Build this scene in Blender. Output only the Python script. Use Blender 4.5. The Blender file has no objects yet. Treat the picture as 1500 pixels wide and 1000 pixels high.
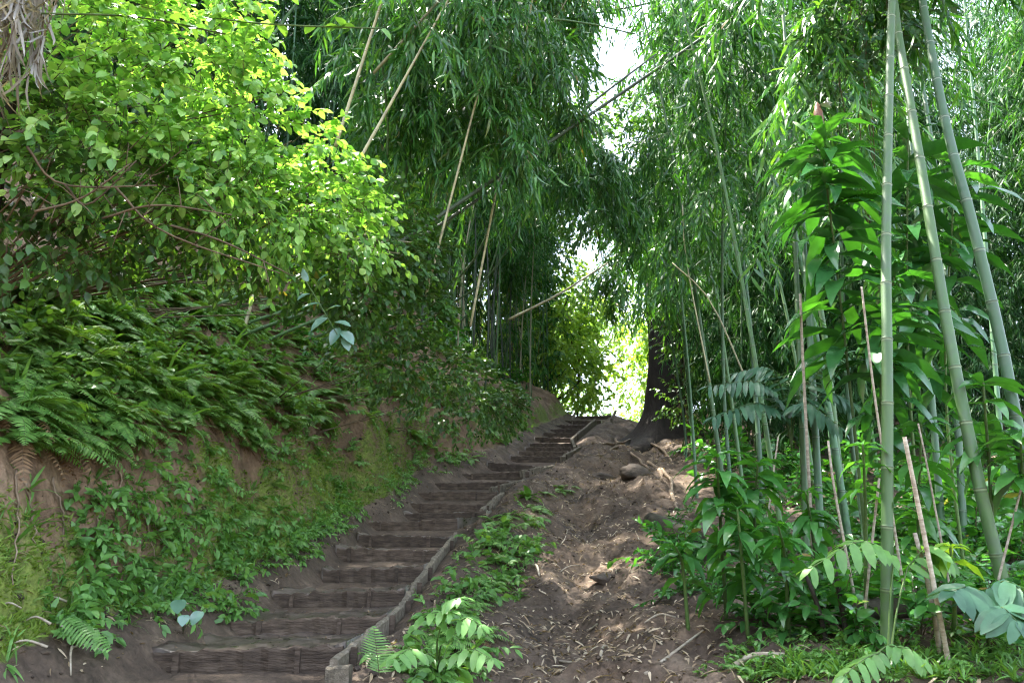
import bpy, math, random
import numpy as np

rng = np.random.default_rng(11)
random.seed(11)
scene = bpy.context.scene
col = scene.collection

# ------------------------------------------------------------------ camera
F = 1500 * 28.0 / 36.0
TH = math.atan(345 / F)
CT, ST = math.cos(TH), math.sin(TH)
EYE = np.array([0.0, 0.0, 1.5])
cd = bpy.data.cameras.new('camera'); cam = bpy.data.objects.new('camera', cd); col.objects.link(cam)
cd.sensor_width = 36; cd.lens = 28; cd.clip_start = 0.05; cd.clip_end = 1000
cam.location = EYE; cam.rotation_euler = (math.pi / 2 + TH, 0, 0)
scene.camera = cam


def ray(px, py):
    x = (px - 750) / F; v = (500 - py) / F
    return np.array([x, CT - v * ST, ST + v * CT])


def U(px, py, t):
    """world point seen at photo pixel px,py at depth t along the view axis"""
    return EYE + ray(px, py) * t


def PY(px, py, Y):
    r = ray(px, py)
    return EYE + r * (Y / r[1])


# ------------------------------------------------------------------ noise
def _h(ix, iy, seed):
    n = (ix.astype(np.int64) * 374761393 + iy.astype(np.int64) * 668265263 + seed * 982451653) & 0xffffffff
    n = ((n ^ (n >> 13)) * 1274126177) & 0xffffffff
    n = (n ^ (n >> 16)) & 0xffff
    return n / 65535.0


def vnoise(x, y, seed=0):
    x = np.asarray(x, float); y = np.asarray(y, float)
    ix = np.floor(x); iy = np.floor(y); fx = x - ix; fy = y - iy
    fx = fx * fx * (3 - 2 * fx); fy = fy * fy * (3 - 2 * fy)
    a = _h(ix, iy, seed); b = _h(ix + 1, iy, seed); c = _h(ix, iy + 1, seed); d = _h(ix + 1, iy + 1, seed)
    return (a * (1 - fx) + b * fx) * (1 - fy) + (c * (1 - fx) + d * fx) * fy


def fbm(x, y, o=4, seed=0):
    s = 0; a = 0.5; x = np.asarray(x, float); y = np.asarray(y, float)
    for k in range(o):
        s = s + a * (vnoise(x, y, seed + k) - 0.5); x = x * 2.03 + 7.1; y = y * 2.03 + 3.3; a *= 0.5
    return s * 2


def smooth(a, b, x):
    t = np.clip((x - a) / (b - a), 0, 1)
    return t * t * (3 - 2 * t)


def unit(v):
    return v / np.maximum(np.linalg.norm(v, axis=-1, keepdims=True), 1e-9)


# ------------------------------------------------------------------ mesh building
class MB:
    def __init__(self):
        self.V = []; self.Q = []; self.M = []; self.A = []; self.n = 0

    def add(self, V, Q, mi=0, attr=None):
        V = np.asarray(V, float).reshape(-1, 3); Q = np.asarray(Q, np.int64)
        self.V.append(V); self.Q.append(Q + self.n); self.M.append(np.full(len(Q), mi))
        self.A.append(np.zeros(len(V)) if attr is None else np.asarray(attr, float)); self.n += len(V)

    def mesh(self, name, mats, smooth_=True, attr=None):
        V = np.concatenate(self.V); M = np.concatenate(self.M)
        starts = []; loops = []; tot = []; s = 0
        for q in self.Q:
            loops.append(q.ravel()); k = q.shape[1]
            starts.append(s + np.arange(len(q)) * k); tot.append(np.full(len(q), k)); s += q.size
        me = bpy.data.meshes.new(name)
        me.vertices.add(len(V)); me.vertices.foreach_set('co', V.astype(np.float32).ravel())
        loops = np.concatenate(loops); starts = np.concatenate(starts)
        me.loops.add(len(loops)); me.loops.foreach_set('vertex_index', loops.astype(np.int32))
        me.polygons.add(len(starts)); me.polygons.foreach_set('loop_start', starts.astype(np.int32))
        me.polygons.foreach_set('loop_total', np.concatenate(tot).astype(np.int32))
        me.polygons.foreach_set('material_index', M.astype(np.int32))
        me.polygons.foreach_set('use_smooth', np.full(len(starts), smooth_))
        if attr:
            at = me.attributes.new(attr, 'FLOAT', 'POINT'); at.data.foreach_set('value', np.concatenate(self.A).astype(np.float32))
        for m in (mats if isinstance(mats, (list, tuple)) else [mats]): me.materials.append(m)
        me.update(calc_edges=True); me.validate()
        return me

    def obj(self, name, mats, parent=None, smooth_=True, attr=None, loc=(0, 0, 0)):
        me = self.mesh(name, mats, smooth_, attr)
        if parent is not None and any(abs(c) > 1e-9 for c in parent.location):
            pass
        o = bpy.data.objects.new(name, me); col.objects.link(o); o.location = loc
        if parent is not None: o.parent = parent
        return o


def tag(o, label=None, cat=None, group=None, kind=None):
    if label: o['label'] = label
    if cat: o['category'] = cat
    if group: o['group'] = group
    if kind: o['kind'] = kind
    return o


def thing(name, label, cat, loc=(0, 0, 0), group=None):
    o = bpy.data.objects.new(name, None); col.objects.link(o); o.empty_display_size = 0.1
    o.location = loc
    return tag(o, label, cat, group)


def dup(root, loc, rz=0.0, sc=1.0, label=None, group=None, tilt=(0, 0)):
    r = root.copy(); col.objects.link(r); r.location = loc
    r.rotation_euler = (tilt[0], tilt[1], rz); r.scale = (sc, sc, sc)
    if label: r['label'] = label
    if group: r['group'] = group
    for ch in PARTS.get(root.name, []):
        c = ch.copy(); col.objects.link(c); c.parent = r
    return r


PARTS = {}


def tube_arr(P, R, k=6, cap=True):
    P = np.asarray(P, float); R = np.asarray(R, float); n = len(P)
    T = np.gradient(P, axis=0); T = unit(T)
    ref = np.array([1.0, 0, 0]) if abs(T[0][0]) < 0.8 else np.array([0, 1.0, 0])
    a = unit(np.cross(T[0], ref)); N = [a]
    for i in range(1, n):
        b = N[-1] - T[i] * np.dot(N[-1], T[i]); N.append(unit(b))
    N = np.array(N); B = np.cross(T, N)
    an = np.linspace(0, 2 * math.pi, k, endpoint=False)
    V = P[:, None] + R[:, None, None] * (np.cos(an)[None, :, None] * N[:, None] + np.sin(an)[None, :, None] * B[:, None])
    i = np.arange(n - 1)[:, None] * k; j = np.arange(k)[None]; j2 = (j + 1) % k
    Q = np.stack([i + j, i + j2, i + k + j2, i + k + j], -1).reshape(-1, 4)
    V = V.reshape(-1, 3)
    if cap:
        c0 = len(V); V = np.vstack([V, P[0], P[-1]]); jj = np.arange(k); j2 = (jj + 1) % k
        e0 = np.stack([jj, np.full(k, c0), np.full(k, c0), j2], -1)
        tri0 = np.stack([j2, jj, np.full(k, c0)], -1); tri1 = np.stack([(n - 1) * k + jj, (n - 1) * k + j2, np.full(k, c0 + 1)], -1)
        return V, Q, np.vstack([tri0, tri1])
    return V, Q, None


def add_tube(mb, P, R, k=6, mi=0, cap=True, attr=None):
    V, Q, T = tube_arr(P, R, k, cap)
    n0 = mb.n
    a = None
    if attr is not None:
        a = np.repeat(attr, k)
        if cap: a = np.concatenate([a, [attr[0], attr[-1]]])
    mb.add(V, Q, mi, a)
    if T is not None:
        mb.Q.append(T + n0); mb.M.append(np.full(len(T), mi))


def curve(pts, n=16):
    """Catmull-Rom through points"""
    P = np.asarray(pts, float)
    if len(P) == 2:
        return P[0] + (P[1] - P[0]) * np.linspace(0, 1, n)[:, None]
    P = np.vstack([2 * P[0] - P[1], P, 2 * P[-1] - P[-2]])
    out = []; m = len(P) - 3; per = max(2, n // m)
    for i in range(m):
        p0, p1, p2, p3 = P[i:i + 4]
        for t in np.linspace(0, 1, per, endpoint=False):
            out.append(0.5 * ((2 * p1) + (-p0 + p2) * t + (2 * p0 - 5 * p1 + 4 * p2 - p3) * t * t + (-p0 + 3 * p1 - 3 * p2 + p3) * t ** 3))
    out.append(P[-2]); out = np.array(out); f = np.linspace(0, len(out) - 1, n)
    return np.stack([np.interp(f, np.arange(len(out)), out[:, c]) for c in range(3)], -1)


def box_arr(c, ax, ay, az, nx=1, ny=1, nz=1):
    """oriented box: centre and half axes"""
    c, ax, ay, az = [np.asarray(v, float) for v in (c, ax, ay, az)]
    V = np.array([c + sx * ax + sy * ay + sz * az for sx in (-1, 1) for sy in (-1, 1) for sz in (-1, 1)])
    Q = [(0, 1, 3, 2), (4, 6, 7, 5), (0, 4, 5, 1), (2, 3, 7, 6), (0, 2, 6, 4), (1, 5, 7, 3)]
    return V, Q


def board_arr(A, B, up, h, th, nl=10, seed=0, rough=0.004, drop=0.0):
    """weathered plank from A to B (its top edge), height h along -up, thickness th; bevelled, slightly uneven"""
    A, B, up = [np.asarray(v, float) for v in (A, B, up)]
    d = unit(B - A); side = unit(np.cross(d, up)); upn = unit(np.cross(side, d))
    b = min(0.012, th * 0.25)
    prof = [(-th / 2 + b, 0), (th / 2 - b, 0), (th / 2, -b), (th / 2, -h), (-th / 2, -h), (-th / 2, -b)]
    s = np.linspace(0, 1, nl); r = np.random.default_rng(seed)
    V = []
    for i, t in enumerate(s):
        sag = r.normal(0, rough); bow = math.sin(t * math.pi) * r.normal(0, .5) * rough
        for (x, z) in prof:
            V.append(A + (B - A) * t + side * (x + bow + r.normal(0, rough * .3)) + upn * (z + (sag if z > -h else 0)))
    k = len(prof); Q = []
    for i in range(nl - 1):
        for j in range(k):
            Q.append((i * k + j, (i + 1) * k + j, (i + 1) * k + (j + 1) % k, i * k + (j + 1) % k))
    V = np.array(V); Q = np.array(Q)
    e = np.array([[0, 1, 2, 5], [5, 2, 3, 4]]); e2 = e[:, ::-1] + (nl - 1) * k
    return V, np.vstack([Q, e, e2])


# leaf templates: length along +y (0..1), half width in x (scaled by w), z up
def leaf_tpl(sections, arch=0.15, fold=0.0, wave=0.0, mid=True):
    V = []; Q = []
    n = len(sections)
    for i, (y, w) in enumerate(sections):
        z = -arch * y * y
        wv = wave * (1 if i % 2 else -1) * w
        yy = y - arch * arch * 0.5 * y ** 3
        if mid:
            V += [(-w, yy, z, fold * w + wv), (0, yy, z, 0), (w, yy, z, fold * w - wv)]
        else:
            V += [(-w, yy, z, wv), (w, yy, z, -wv)]
    c = 3 if mid else 2
    for i in range(n - 1):
        for j in range(c - 1):
            Q.append((i * c + j, i * c + j + 1, (i + 1) * c + j + 1, (i + 1) * c + j))
    return np.array(V, float), np.array(Q)


L_BAM = leaf_tpl([(0, .12), (.22, .95), (.6, .85), (1, .05)], arch=.35, mid=False)
L_OVAL = leaf_tpl([(0, .1), (.2, .8), (.45, 1), (.75, .7), (1, .05)], arch=.25, fold=.25)
L_OVAL_S = leaf_tpl([(0, .1), (.3, 1), (.7, .8), (1, .05)], arch=.25, fold=.25)
L_LANCE = leaf_tpl([(0, .12), (.12, .5), (.3, .9), (.5, 1), (.7, .85), (.87, .45), (1, .04)], arch=.62, fold=.35, wave=.2)
L_PINNA = leaf_tpl([(0, .7), (.5, .8), (1, .08)], arch=.2, mid=False)
L_PINNA_B = leaf_tpl([(0, .4), (.2, .9), (.5, 1), (.8, .7), (1, .06)], arch=.3, fold=.15, wave=.1)
L_HEART = leaf_tpl([(-.14, .45), (-.06, .75), (.08, .95), (.3, 1.0), (.55, .85), (.78, .5), (.92, .22), (1, .03)], arch=.2, fold=.1)
L_BLADE = leaf_tpl([(0, .8), (.5, .9), (.8, .5), (1, .05)], arch=.5, mid=False)


def put_leaves(mb, tpl, P, D, Up, L, W, mi=0):
    """P,D,Up (N,3); L,W (N,) length and half-width"""
    if len(P) == 0: return
    V0, Q0 = tpl
    D = unit(D); X = unit(np.cross(D, Up)); Z = np.cross(X, D)
    L = np.broadcast_to(L, (len(P),)); W = np.broadcast_to(W, (len(P),))
    V = (P[:, None] + V0[None, :, 0, None] * W[:, None, None] * X[:, None] + V0[None, :, 1, None] * L[:, None, None] * D[:, None]
         + (V0[None, :, 2, None] * L[:, None, None] + V0[None, :, 3, None] * W[:, None, None]) * Z[:, None])
    N = len(P); k = len(V0)
    Q = (Q0[None] + (np.arange(N) * k)[:, None, None]).reshape(-1, 4)
    mb.add(V.reshape(-1, 3), Q, mi)


def put_twigs(mb, S, D, L, droop, r, mi=0, seg=4):
    """thin 3-sided twigs, arrays; returns function to sample points and tangents"""
    N = len(S); s = np.linspace(0, 1, seg)
    P = S[:, None] + D[:, None] * (L[:, None] * s[None])[..., None]
    P[..., 2] -= (droop * L)[:, None] * s[None] ** 2
    T = unit(np.gradient(P, axis=1))
    X = unit(np.cross(T, np.array([0.13, 0.21, 1.0]))); Z = np.cross(X, T)
    rr = (np.broadcast_to(r, (N,))[:, None] * (1 - .7 * s[None]))
    V = np.stack([P + (X * math.cos(a) + Z * math.sin(a)) * rr[..., None] for a in (0, 2.1, 4.2)], 2)
    i = np.arange(seg - 1)[:, None] * 3; j = np.arange(3)[None]; j2 = (j + 1) % 3
    Q0 = np.stack([i + j, i + j2, i + 3 + j2, i + 3 + j], -1).reshape(-1, 4)
    Q = (Q0[None] + (np.arange(N) * seg * 3)[:, None, None]).reshape(-1, 4)
    mb.add(V.reshape(-1, 3), Q, mi)


def twig_pts(S, D, L, droop, s):
    """points and tangents at s (N,m)"""
    P = S[:, None] + D[:, None] * (L[:, None] * s)[..., None]
    P[..., 2] -= (droop * L)[:, None] * s ** 2
    T = D[:, None] * L[:, None, None] + np.zeros_like(P)
    T[..., 2] -= 2 * (droop * L)[:, None] * s
    return P, unit(T)


def rdir(n, up=0.0, r=rng):
    v = r.normal(size=(n, 3)); v = unit(v); v[:, 2] += up
    return unit(v)


def leafy(mb, S, D, L, droop, nl, tpl, ll, lw, ang=0.9, hang=0.3, mi_l=0, mi_t=1, tr=0.003, s0=.2, jit=.25, upn=.5, twig=True, r=rng):
    """twigs S,D,L each carrying nl leaves alternating left and right"""
    N = len(S)
    if twig: put_twigs(mb, S, D, L, droop, tr, mi_t)
    s = s0 + (1 - s0) * (np.arange(nl) + r.random((N, nl)) * .6) / nl
    P, T = twig_pts(S, D, L, droop, s)
    side = unit(np.cross(T, np.array([0.05, 0.03, 1.0])))
    sg = np.where(np.arange(nl) % 2 == 0, 1.0, -1.0)[None, :, None]
    a = ang * (1 - .55 * s)[..., None] + r.normal(0, .15, (N, nl, 1))
    dd = T * np.cos(a) + side * sg * np.sin(a)
    dd[..., 2] -= hang
    dd = dd + r.normal(0, jit, dd.shape)
    up = np.zeros_like(dd); up[..., 2] = 1; up = up + r.normal(0, upn, up.shape)
    sc = r.uniform(.65, 1.15, (N, nl))
    put_leaves(mb, tpl, P.reshape(-1, 3), dd.reshape(-1, 3), up.reshape(-1, 3), (ll * sc).ravel(), (lw * sc).ravel(), mi_l)


# ------------------------------------------------------------------ materials
def nt(name):
    m = bpy.data.materials.new(name); m.use_nodes = True
    t = m.node_tree; t.nodes.clear()
    out = t.nodes.new('ShaderNodeOutputMaterial')
    return m, t, out


def N(t, kind, **kw):
    n = t.nodes.new(kind)
    for k, v in kw.items():
        if k.startswith('i_'):
            key = k[2:]
            key = int(key) if key.isdigit() else key.replace('_', ' ')
            n.inputs[key].default_value = v
        else: setattr(n, k, v)
    return n


def ramp(t, fac, stops):
    r = t.nodes.new('ShaderNodeValToRGB'); e = r.color_ramp.elements
    while len(e) < len(stops): e.new(.5)
    for x, (p, c) in zip(e, stops): x.position = p; x.color = (*c, 1)
    t.links.new(fac, r.inputs[0]); return r.outputs[0]


def leafmat(name, cols, trans=.35, rough=.4, tcol=None, spec=.5, dead=None):
    m, t, out = nt(name)
    g = N(t, 'ShaderNodeNewGeometry')
    oi = N(t, 'ShaderNodeObjectInfo')
    n = len(cols)
    stops = [(i / max(1, n - 1), c) for i, c in enumerate(cols)]
    if dead: stops = [(p * .955, c) for p, c in stops] + [(.975, dead)]
    mix = N(t, 'ShaderNodeMath', operation='MULTIPLY_ADD'); mix.inputs[1].default_value = .85
    ob = N(t, 'ShaderNodeMath', operation='MULTIPLY'); ob.inputs[1].default_value = .15
    t.links.new(oi.outputs['Random'], ob.inputs[0])
    t.links.new(g.outputs['Random Per Island'], mix.inputs[0]); t.links.new(ob.outputs[0], mix.inputs[2])
    c = ramp(t, mix.outputs[0], stops)
    # fine mottling on the blade
    tc = N(t, 'ShaderNodeTexCoord'); nz = N(t, 'ShaderNodeTexNoise', i_Scale=22.0, i_Detail=3.0)
    t.links.new(tc.outputs['Object'], nz.inputs[0])
    hs = N(t, 'ShaderNodeHueSaturation')
    mr = N(t, 'ShaderNodeMapRange'); mr.inputs[3].default_value = .7; mr.inputs[4].default_value = 1.3
    t.links.new(nz.outputs[0], mr.inputs[0]); t.links.new(mr.outputs[0], hs.inputs['Value']); t.links.new(c, hs.inputs['Color'])
    p = N(t, 'ShaderNodeBsdfPrincipled', i_Roughness=rough)
    p.inputs['Specular IOR Level'].default_value = spec
    t.links.new(hs.outputs[0], p.inputs['Base Color'])
    tr = N(t, 'ShaderNodeBsdfTranslucent')
    tm = N(t, 'ShaderNodeMix', data_type='RGBA', blend_type='MULTIPLY'); tm.inputs[0].default_value = 1
    tm.inputs[7].default_value = (*(tcol or (1.9, 1.7, .5)), 1)
    t.links.new(hs.outputs[0], tm.inputs[6]); t.links.new(tm.outputs[2], tr.inputs[0])
    ms = N(t, 'ShaderNodeMixShader'); ms.inputs[0].default_value = trans
    t.links.new(p.outputs[0], ms.inputs[1]); t.links.new(tr.outputs[0], ms.inputs[2])
    t.links.new(ms.outputs[0], out.inputs[0])
    return m


def vary(t, c, lo=.72, hi=1.3):
    """each board, stick or culm has a tone of its own"""
    oi = N(t, 'ShaderNodeObjectInfo'); mr = N(t, 'ShaderNodeMapRange'); mr.inputs[3].default_value = lo; mr.inputs[4].default_value = hi
    h = N(t, 'ShaderNodeHueSaturation'); t.links.new(oi.outputs['Random'], mr.inputs[0]); t.links.new(mr.outputs[0], h.inputs['Value']); t.links.new(c, h.inputs['Color'])
    return h.outputs[0]


def noisemat(name, stops, scale=6, rough=.8, bump=.3, bscale=None, stretch=(1, 1, 1), spec=.3, detail=6, rrange=None, coord='Object'):
    m, t, out = nt(name)
    tc = N(t, 'ShaderNodeTexCoord'); mp = N(t, 'ShaderNodeMapping'); mp.inputs['Scale'].default_value = stretch
    t.links.new(tc.outputs[coord], mp.inputs[0])
    nz = N(t, 'ShaderNodeTexNoise', i_Scale=scale, i_Detail=float(detail)); nz.inputs['Roughness'].default_value = .65
    t.links.new(mp.outputs[0], nz.inputs[0])
    nz2 = N(t, 'ShaderNodeTexNoise', i_Scale=bscale or scale * 4, i_Detail=5.0); t.links.new(mp.outputs[0], nz2.inputs[0])
    c = vary(t, ramp(t, nz.outputs[0], stops))
    p = N(t, 'ShaderNodeBsdfPrincipled', i_Roughness=rough); p.inputs['Specular IOR Level'].default_value = spec
    t.links.new(c, p.inputs['Base Color'])
    if rrange:
        mr = N(t, 'ShaderNodeMapRange'); mr.inputs[1].default_value = .35; mr.inputs[2].default_value = .65
        mr.inputs[3].default_value = rrange[0]; mr.inputs[4].default_value = rrange[1]
        t.links.new(nz.outputs[0], mr.inputs[0]); t.links.new(mr.outputs[0], p.inputs['Roughness'])
    b = N(t, 'ShaderNodeBump', i_Strength=bump, i_Distance=.03); t.links.new(nz2.outputs[0], b.inputs['Height'])
    t.links.new(b.outputs[0], p.inputs['Normal'])
    t.links.new(p.outputs[0], out.inputs[0])
    return m


def culmmat(name, a, b, nodecol, ringcol, rough=.4):
    m, t, out = nt(name)
    tc = N(t, 'ShaderNodeTexCoord'); mp = N(t, 'ShaderNodeMapping'); mp.inputs['Scale'].default_value = (14, 14, .9)
    t.links.new(tc.outputs['Object'], mp.inputs[0])
    nz = N(t, 'ShaderNodeTexNoise', i_Scale=1.6, i_Detail=6.0); t.links.new(mp.outputs[0], nz.inputs[0])
    c = vary(t, ramp(t, nz.outputs[0], [(.3, a), (.7, b)]), .65, 1.25)
    at = N(t, 'ShaderNodeAttribute', attribute_name='node')
    cr = ramp(t, at.outputs['Fac'], [(0, (0, 0, 0)), (.4, (0, 0, 0)), (.55, (1, 1, 1)), (.62, (1, 1, 1)), (.8, (0, 0, 0))])
    m1 = N(t, 'ShaderNodeMix', data_type='RGBA'); m1.inputs[7].default_value = (*nodecol, 1)
    t.links.new(cr, m1.inputs[0]); t.links.new(c, m1.inputs[6])
    cr2 = ramp(t, at.outputs['Fac'], [(0, (0, 0, 0)), (.78, (0, 0, 0)), (1, (.8, .8, .8))])
    m2 = N(t, 'ShaderNodeMix', data_type='RGBA'); m2.inputs[7].default_value = (*ringcol, 1)
    t.links.new(cr2, m2.inputs[0]); t.links.new(m1.outputs[2], m2.inputs[6])
    # lichen / dirt blotches
    nz3 = N(t, 'ShaderNodeTexNoise', i_Scale=9.0, i_Detail=5.0); t.links.new(tc.outputs['Object'], nz3.inputs[0])
    bl = ramp(t, nz3.outputs[0], [(.50, (0, 0, 0)), (.62, (.75, .75, .75))])
    m3 = N(t, 'ShaderNodeMix', data_type='RGBA'); m3.inputs[7].default_value = (*[x * .55 + .03 for x in a], 1)
    t.links.new(bl, m3.inputs[0]); t.links.new(m2.outputs[2], m3.inputs[6])
    p = N(t, 'ShaderNodeBsdfPrincipled', i_Roughness=rough); t.links.new(m3.outputs[2], p.inputs['Base Color'])
    t.links.new(p.outputs[0], out.inputs[0])
    return m


M = {}
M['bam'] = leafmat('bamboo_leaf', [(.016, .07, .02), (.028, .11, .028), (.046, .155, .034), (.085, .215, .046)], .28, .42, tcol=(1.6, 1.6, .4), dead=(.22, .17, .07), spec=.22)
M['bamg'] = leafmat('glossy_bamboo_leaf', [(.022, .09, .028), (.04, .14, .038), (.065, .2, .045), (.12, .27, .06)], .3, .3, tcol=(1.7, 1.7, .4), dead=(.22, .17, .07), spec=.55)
M['bamd'] = leafmat('shade_toned_bamboo_leaf', [(.012, .05, .016), (.02, .075, .02), (.034, .105, .026)], .22, .5, tcol=(1.4, 1.4, .4), spec=.15)  # albedo lowered to put the grove's deep shade into the leaf colour
M['bam2'] = leafmat('fresh_bamboo_leaf', [(.04, .11, .04), (.06, .16, .05), (.10, .22, .06)], .42, .4)
M['sun'] = leafmat('sun_toned_shrub_leaf', [(.075, .2, .045), (.16, .34, .07), (.28, .48, .11), (.42, .60, .2)], .38, .32, tcol=(1.35, 1.5, .55), dead=(.3, .2, .05))  # colours brightened to stand in for stronger sun on these shrubs
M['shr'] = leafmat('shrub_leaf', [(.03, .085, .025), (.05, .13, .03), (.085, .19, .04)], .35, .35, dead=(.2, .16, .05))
M['herb'] = leafmat('herb_leaf', [(.075, .19, .045), (.115, .265, .06), (.17, .35, .085)], .35, .4)
M['fern'] = leafmat('fern_frond', [(.075, .2, .042), (.135, .29, .065), (.22, .4, .1)], .3, .42, dead=(.17, .1, .04))
M['ging'] = leafmat('ginger_leaf', [(.024, .095, .028), (.036, .135, .036), (.056, .18, .046)], .25, .22, tcol=(1.8, 2.0, .35), spec=.8)
M['ging2'] = leafmat('low_ginger_leaf', [(.035, .125, .03), (.055, .18, .04), (.085, .24, .055)], .3, .24, tcol=(1.8, 2.0, .4), spec=.7, dead=(.2, .15, .05))
M['glow'] = leafmat('young_leaf', [(.16, .32, .04), (.22, .40, .05), (.28, .45, .08)], .4, .35)
M['blue'] = leafmat('dusky_leaf', [(.035, .10, .055), (.055, .14, .075), (.075, .18, .09)], .25, .35, spec=.4)
M['pale'] = leafmat('glaucous_leaf', [(.09, .19, .14), (.13, .24, .18), (.19, .31, .24)], .2, .22, spec=.8)
M['far'] = leafmat('far_leaf', [(.12, .26, .05), (.2, .36, .075), (.34, .50, .11)], .48, .45, tcol=(1.6, 1.5, .5))  # albedo raised to put the clearing's sunlight into the leaf colour
M['deadfern'] = leafmat('dead_fern_leaf', [(.10, .055, .025), (.16, .09, .04), (.22, .14, .07)], .15, .7)
M['grey'] = leafmat('dead_frond', [(.20, .19, .17), (.30, .29, .26), (.12, .10, .08)], .15, .7)
M['dry'] = leafmat('dry_leaf', [(.12, .08, .045), (.30, .22, .13), (.48, .40, .28), (.2, .14, .08), (.55, .48, .36)], .1, .65)
M['moss'] = leafmat('moss_blade', [(.10, .17, .022), (.14, .23, .03), (.2, .29, .04)], .3, .6)
M['twig'] = noisemat('twig_bark', [(.3, (.06, .045, .025)), (.7, (.15, .11, .065))], 12)
M['gstem'] = noisemat('green_stem', [(.3, (.05, .10, .025)), (.7, (.10, .16, .045))], 12, rough=.5)
M['cane'] = noisemat('dry_cane', [(.25, (.14, .10, .07)), (.5, (.36, .31, .23)), (.75, (.52, .47, .38))], 5, stretch=(3, 3, 8), bump=.2)
M['pole'] = culmmat('green_culm', (.06, .14, .04), (.10, .19, .062), (.06, .09, .04), (.28, .34, .22), .5)
M['pole2'] = culmmat('blue_green_culm', (.05, .13, .055), (.085, .18, .08), (.05, .08, .05), (.22, .29, .21), .5)
M['pole3'] = culmmat('yellowed_culm', (.30, .27, .14), (.42, .38, .22), (.15, .12, .06), (.45, .42, .3), .45)
M['pole4'] = culmmat('dark_culm', (.025, .04, .018), (.045, .062, .03), (.03, .035, .02), (.12, .13, .09), .5)
M['wood'] = noisemat('muddy_board', [(.3, (.028, .019, .012)), (.5, (.066, .046, .032)), (.72, (.13, .096, .07))], 5, rough=.75, bump=.5, stretch=(1.2, 3, 6), bscale=14)
M['edge'] = noisemat('weathered_board', [(.28, (.06, .05, .038)), (.5, (.15, .125, .09)), (.75, (.28, .235, .18))], 4, rough=.8, bump=.5, stretch=(5, 5, 5), bscale=30)
M['mud'] = noisemat('wet_mud', [(.3, (.044, .033, .025)), (.55, (.10, .076, .06)), (.75, (.18, .142, .117))], 6, bump=.3, bscale=9, spec=.7, rrange=(.22, .6), detail=4)
M['rock'] = noisemat('mossy_rock', [(.3, (.04, .032, .025)), (.55, (.10, .078, .06)), (.72, (.08, .10, .035))], 4, bump=.8, bscale=18)
M['clod'] = noisemat('earth_clod', [(.3, (.035, .025, .018)), (.6, (.085, .061, .043)), (.75, (.15, .11, .078))], 5, bump=.6)
M['bark'] = noisemat('tree_bark', [(.3, (.014, .011, .008)), (.6, (.034, .026, .018)), (.8, (.03, .04, .015))], 3, bump=.9, stretch=(2, 2, .6), bscale=8)
M['log'] = noisemat('mossy_log', [(.3, (.03, .026, .018)), (.55, (.07, .06, .04)), (.75, (.06, .085, .03))], 6, bump=.7)
M['root'] = noisemat('root_bark', [(.3, (.13, .09, .06)), (.7, (.34, .26, .18))], 9, bump=.5)
M['cone'] = noisemat('flower_bract', [(.3, (.09, .035, .02)), (.7, (.2, .10, .055))], 30, rough=.5)
M['petal'] = noisemat('white_petal', [(.3, (.75, .72, .68)), (.7, (.85, .84, .8))], 10, rough=.5, bump=.05)


def soil():
    m, t, out = nt('soil')
    tc = N(t, 'ShaderNodeTexCoord')
    n1 = N(t, 'ShaderNodeTexNoise', i_Scale=2.2, i_Detail=7.0); n1.inputs['Roughness'].default_value = .65
    n2 = N(t, 'ShaderNodeTexNoise', i_Scale=20.0, i_Detail=4.0); n2.inputs['Roughness'].default_value = .6
    n3 = N(t, 'ShaderNodeTexNoise', i_Scale=7.0, i_Detail=8.0); n3.inputs['Roughness'].default_value = .7
    for n in (n1, n2, n3): t.links.new(tc.outputs['Object'], n.inputs[0])
    path = ramp(t, n1.outputs[0], [(.3, (.036, .026, .018)), (.5, (.084, .060, .042)), (.7, (.155, .116, .082))])
    bank = ramp(t, n1.outputs[0], [(.28, (.085, .055, .033)), (.5, (.19, .122, .075)), (.72, (.34, .24, .155))])
    ab = N(t, 'ShaderNodeAttribute', attribute_name='bank')
    mx = N(t, 'ShaderNodeMix', data_type='RGBA'); t.links.new(ab.outputs['Fac'], mx.inputs[0]); t.links.new(path, mx.inputs[6]); t.links.new(bank, mx.inputs[7])
    gr = ramp(t, n2.outputs[0], [(.3, (.72, .72, .72)), (.5, (1, 1, 1)), (.72, (1.3, 1.28, 1.25))])
    mg = N(t, 'ShaderNodeMix', data_type='RGBA', blend_type='MULTIPLY'); mg.inputs[0].default_value = 1
    t.links.new(mx.outputs[2], mg.inputs[6]); t.links.new(gr, mg.inputs[7])
    am = N(t, 'ShaderNodeAttribute', attribute_name='moss')
    ad = N(t, 'ShaderNodeMath', operation='ADD'); t.links.new(am.outputs['Fac'], ad.inputs[0]); t.links.new(n3.outputs[0], ad.inputs[1])
    mk = ramp(t, ad.outputs[0], [(.0, (0, 0, 0)), (.82, (0, 0, 0)), (1.0, (.9, .9, .9))])
    mcol = ramp(t, n2.outputs[0], [(.3, (.07, .10, .018)), (.7, (.2, .27, .045))])
    mm = N(t, 'ShaderNodeMix', data_type='RGBA'); t.links.new(mk, mm.inputs[0]); t.links.new(mg.outputs[2], mm.inputs[6]); t.links.new(mcol, mm.inputs[7])
    p = N(t, 'ShaderNodeBsdfPrincipled', i_Roughness=.82); p.inputs['Specular IOR Level'].default_value = .3
    t.links.new(mm.outputs[2], p.inputs['Base Color'])
    hh = N(t, 'ShaderNodeMath', operation='ADD'); t.links.new(n2.outputs[0], hh.inputs[0]); t.links.new(n3.outputs[0], hh.inputs[1])
    b = N(t, 'ShaderNodeBump', i_Strength=.55, i_Distance=.05); t.links.new(hh.outputs[0], b.inputs['Height']); t.links.new(b.outputs[0], p.inputs['Normal'])
    t.links.new(p.outputs[0], out.inputs[0]); return m


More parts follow.
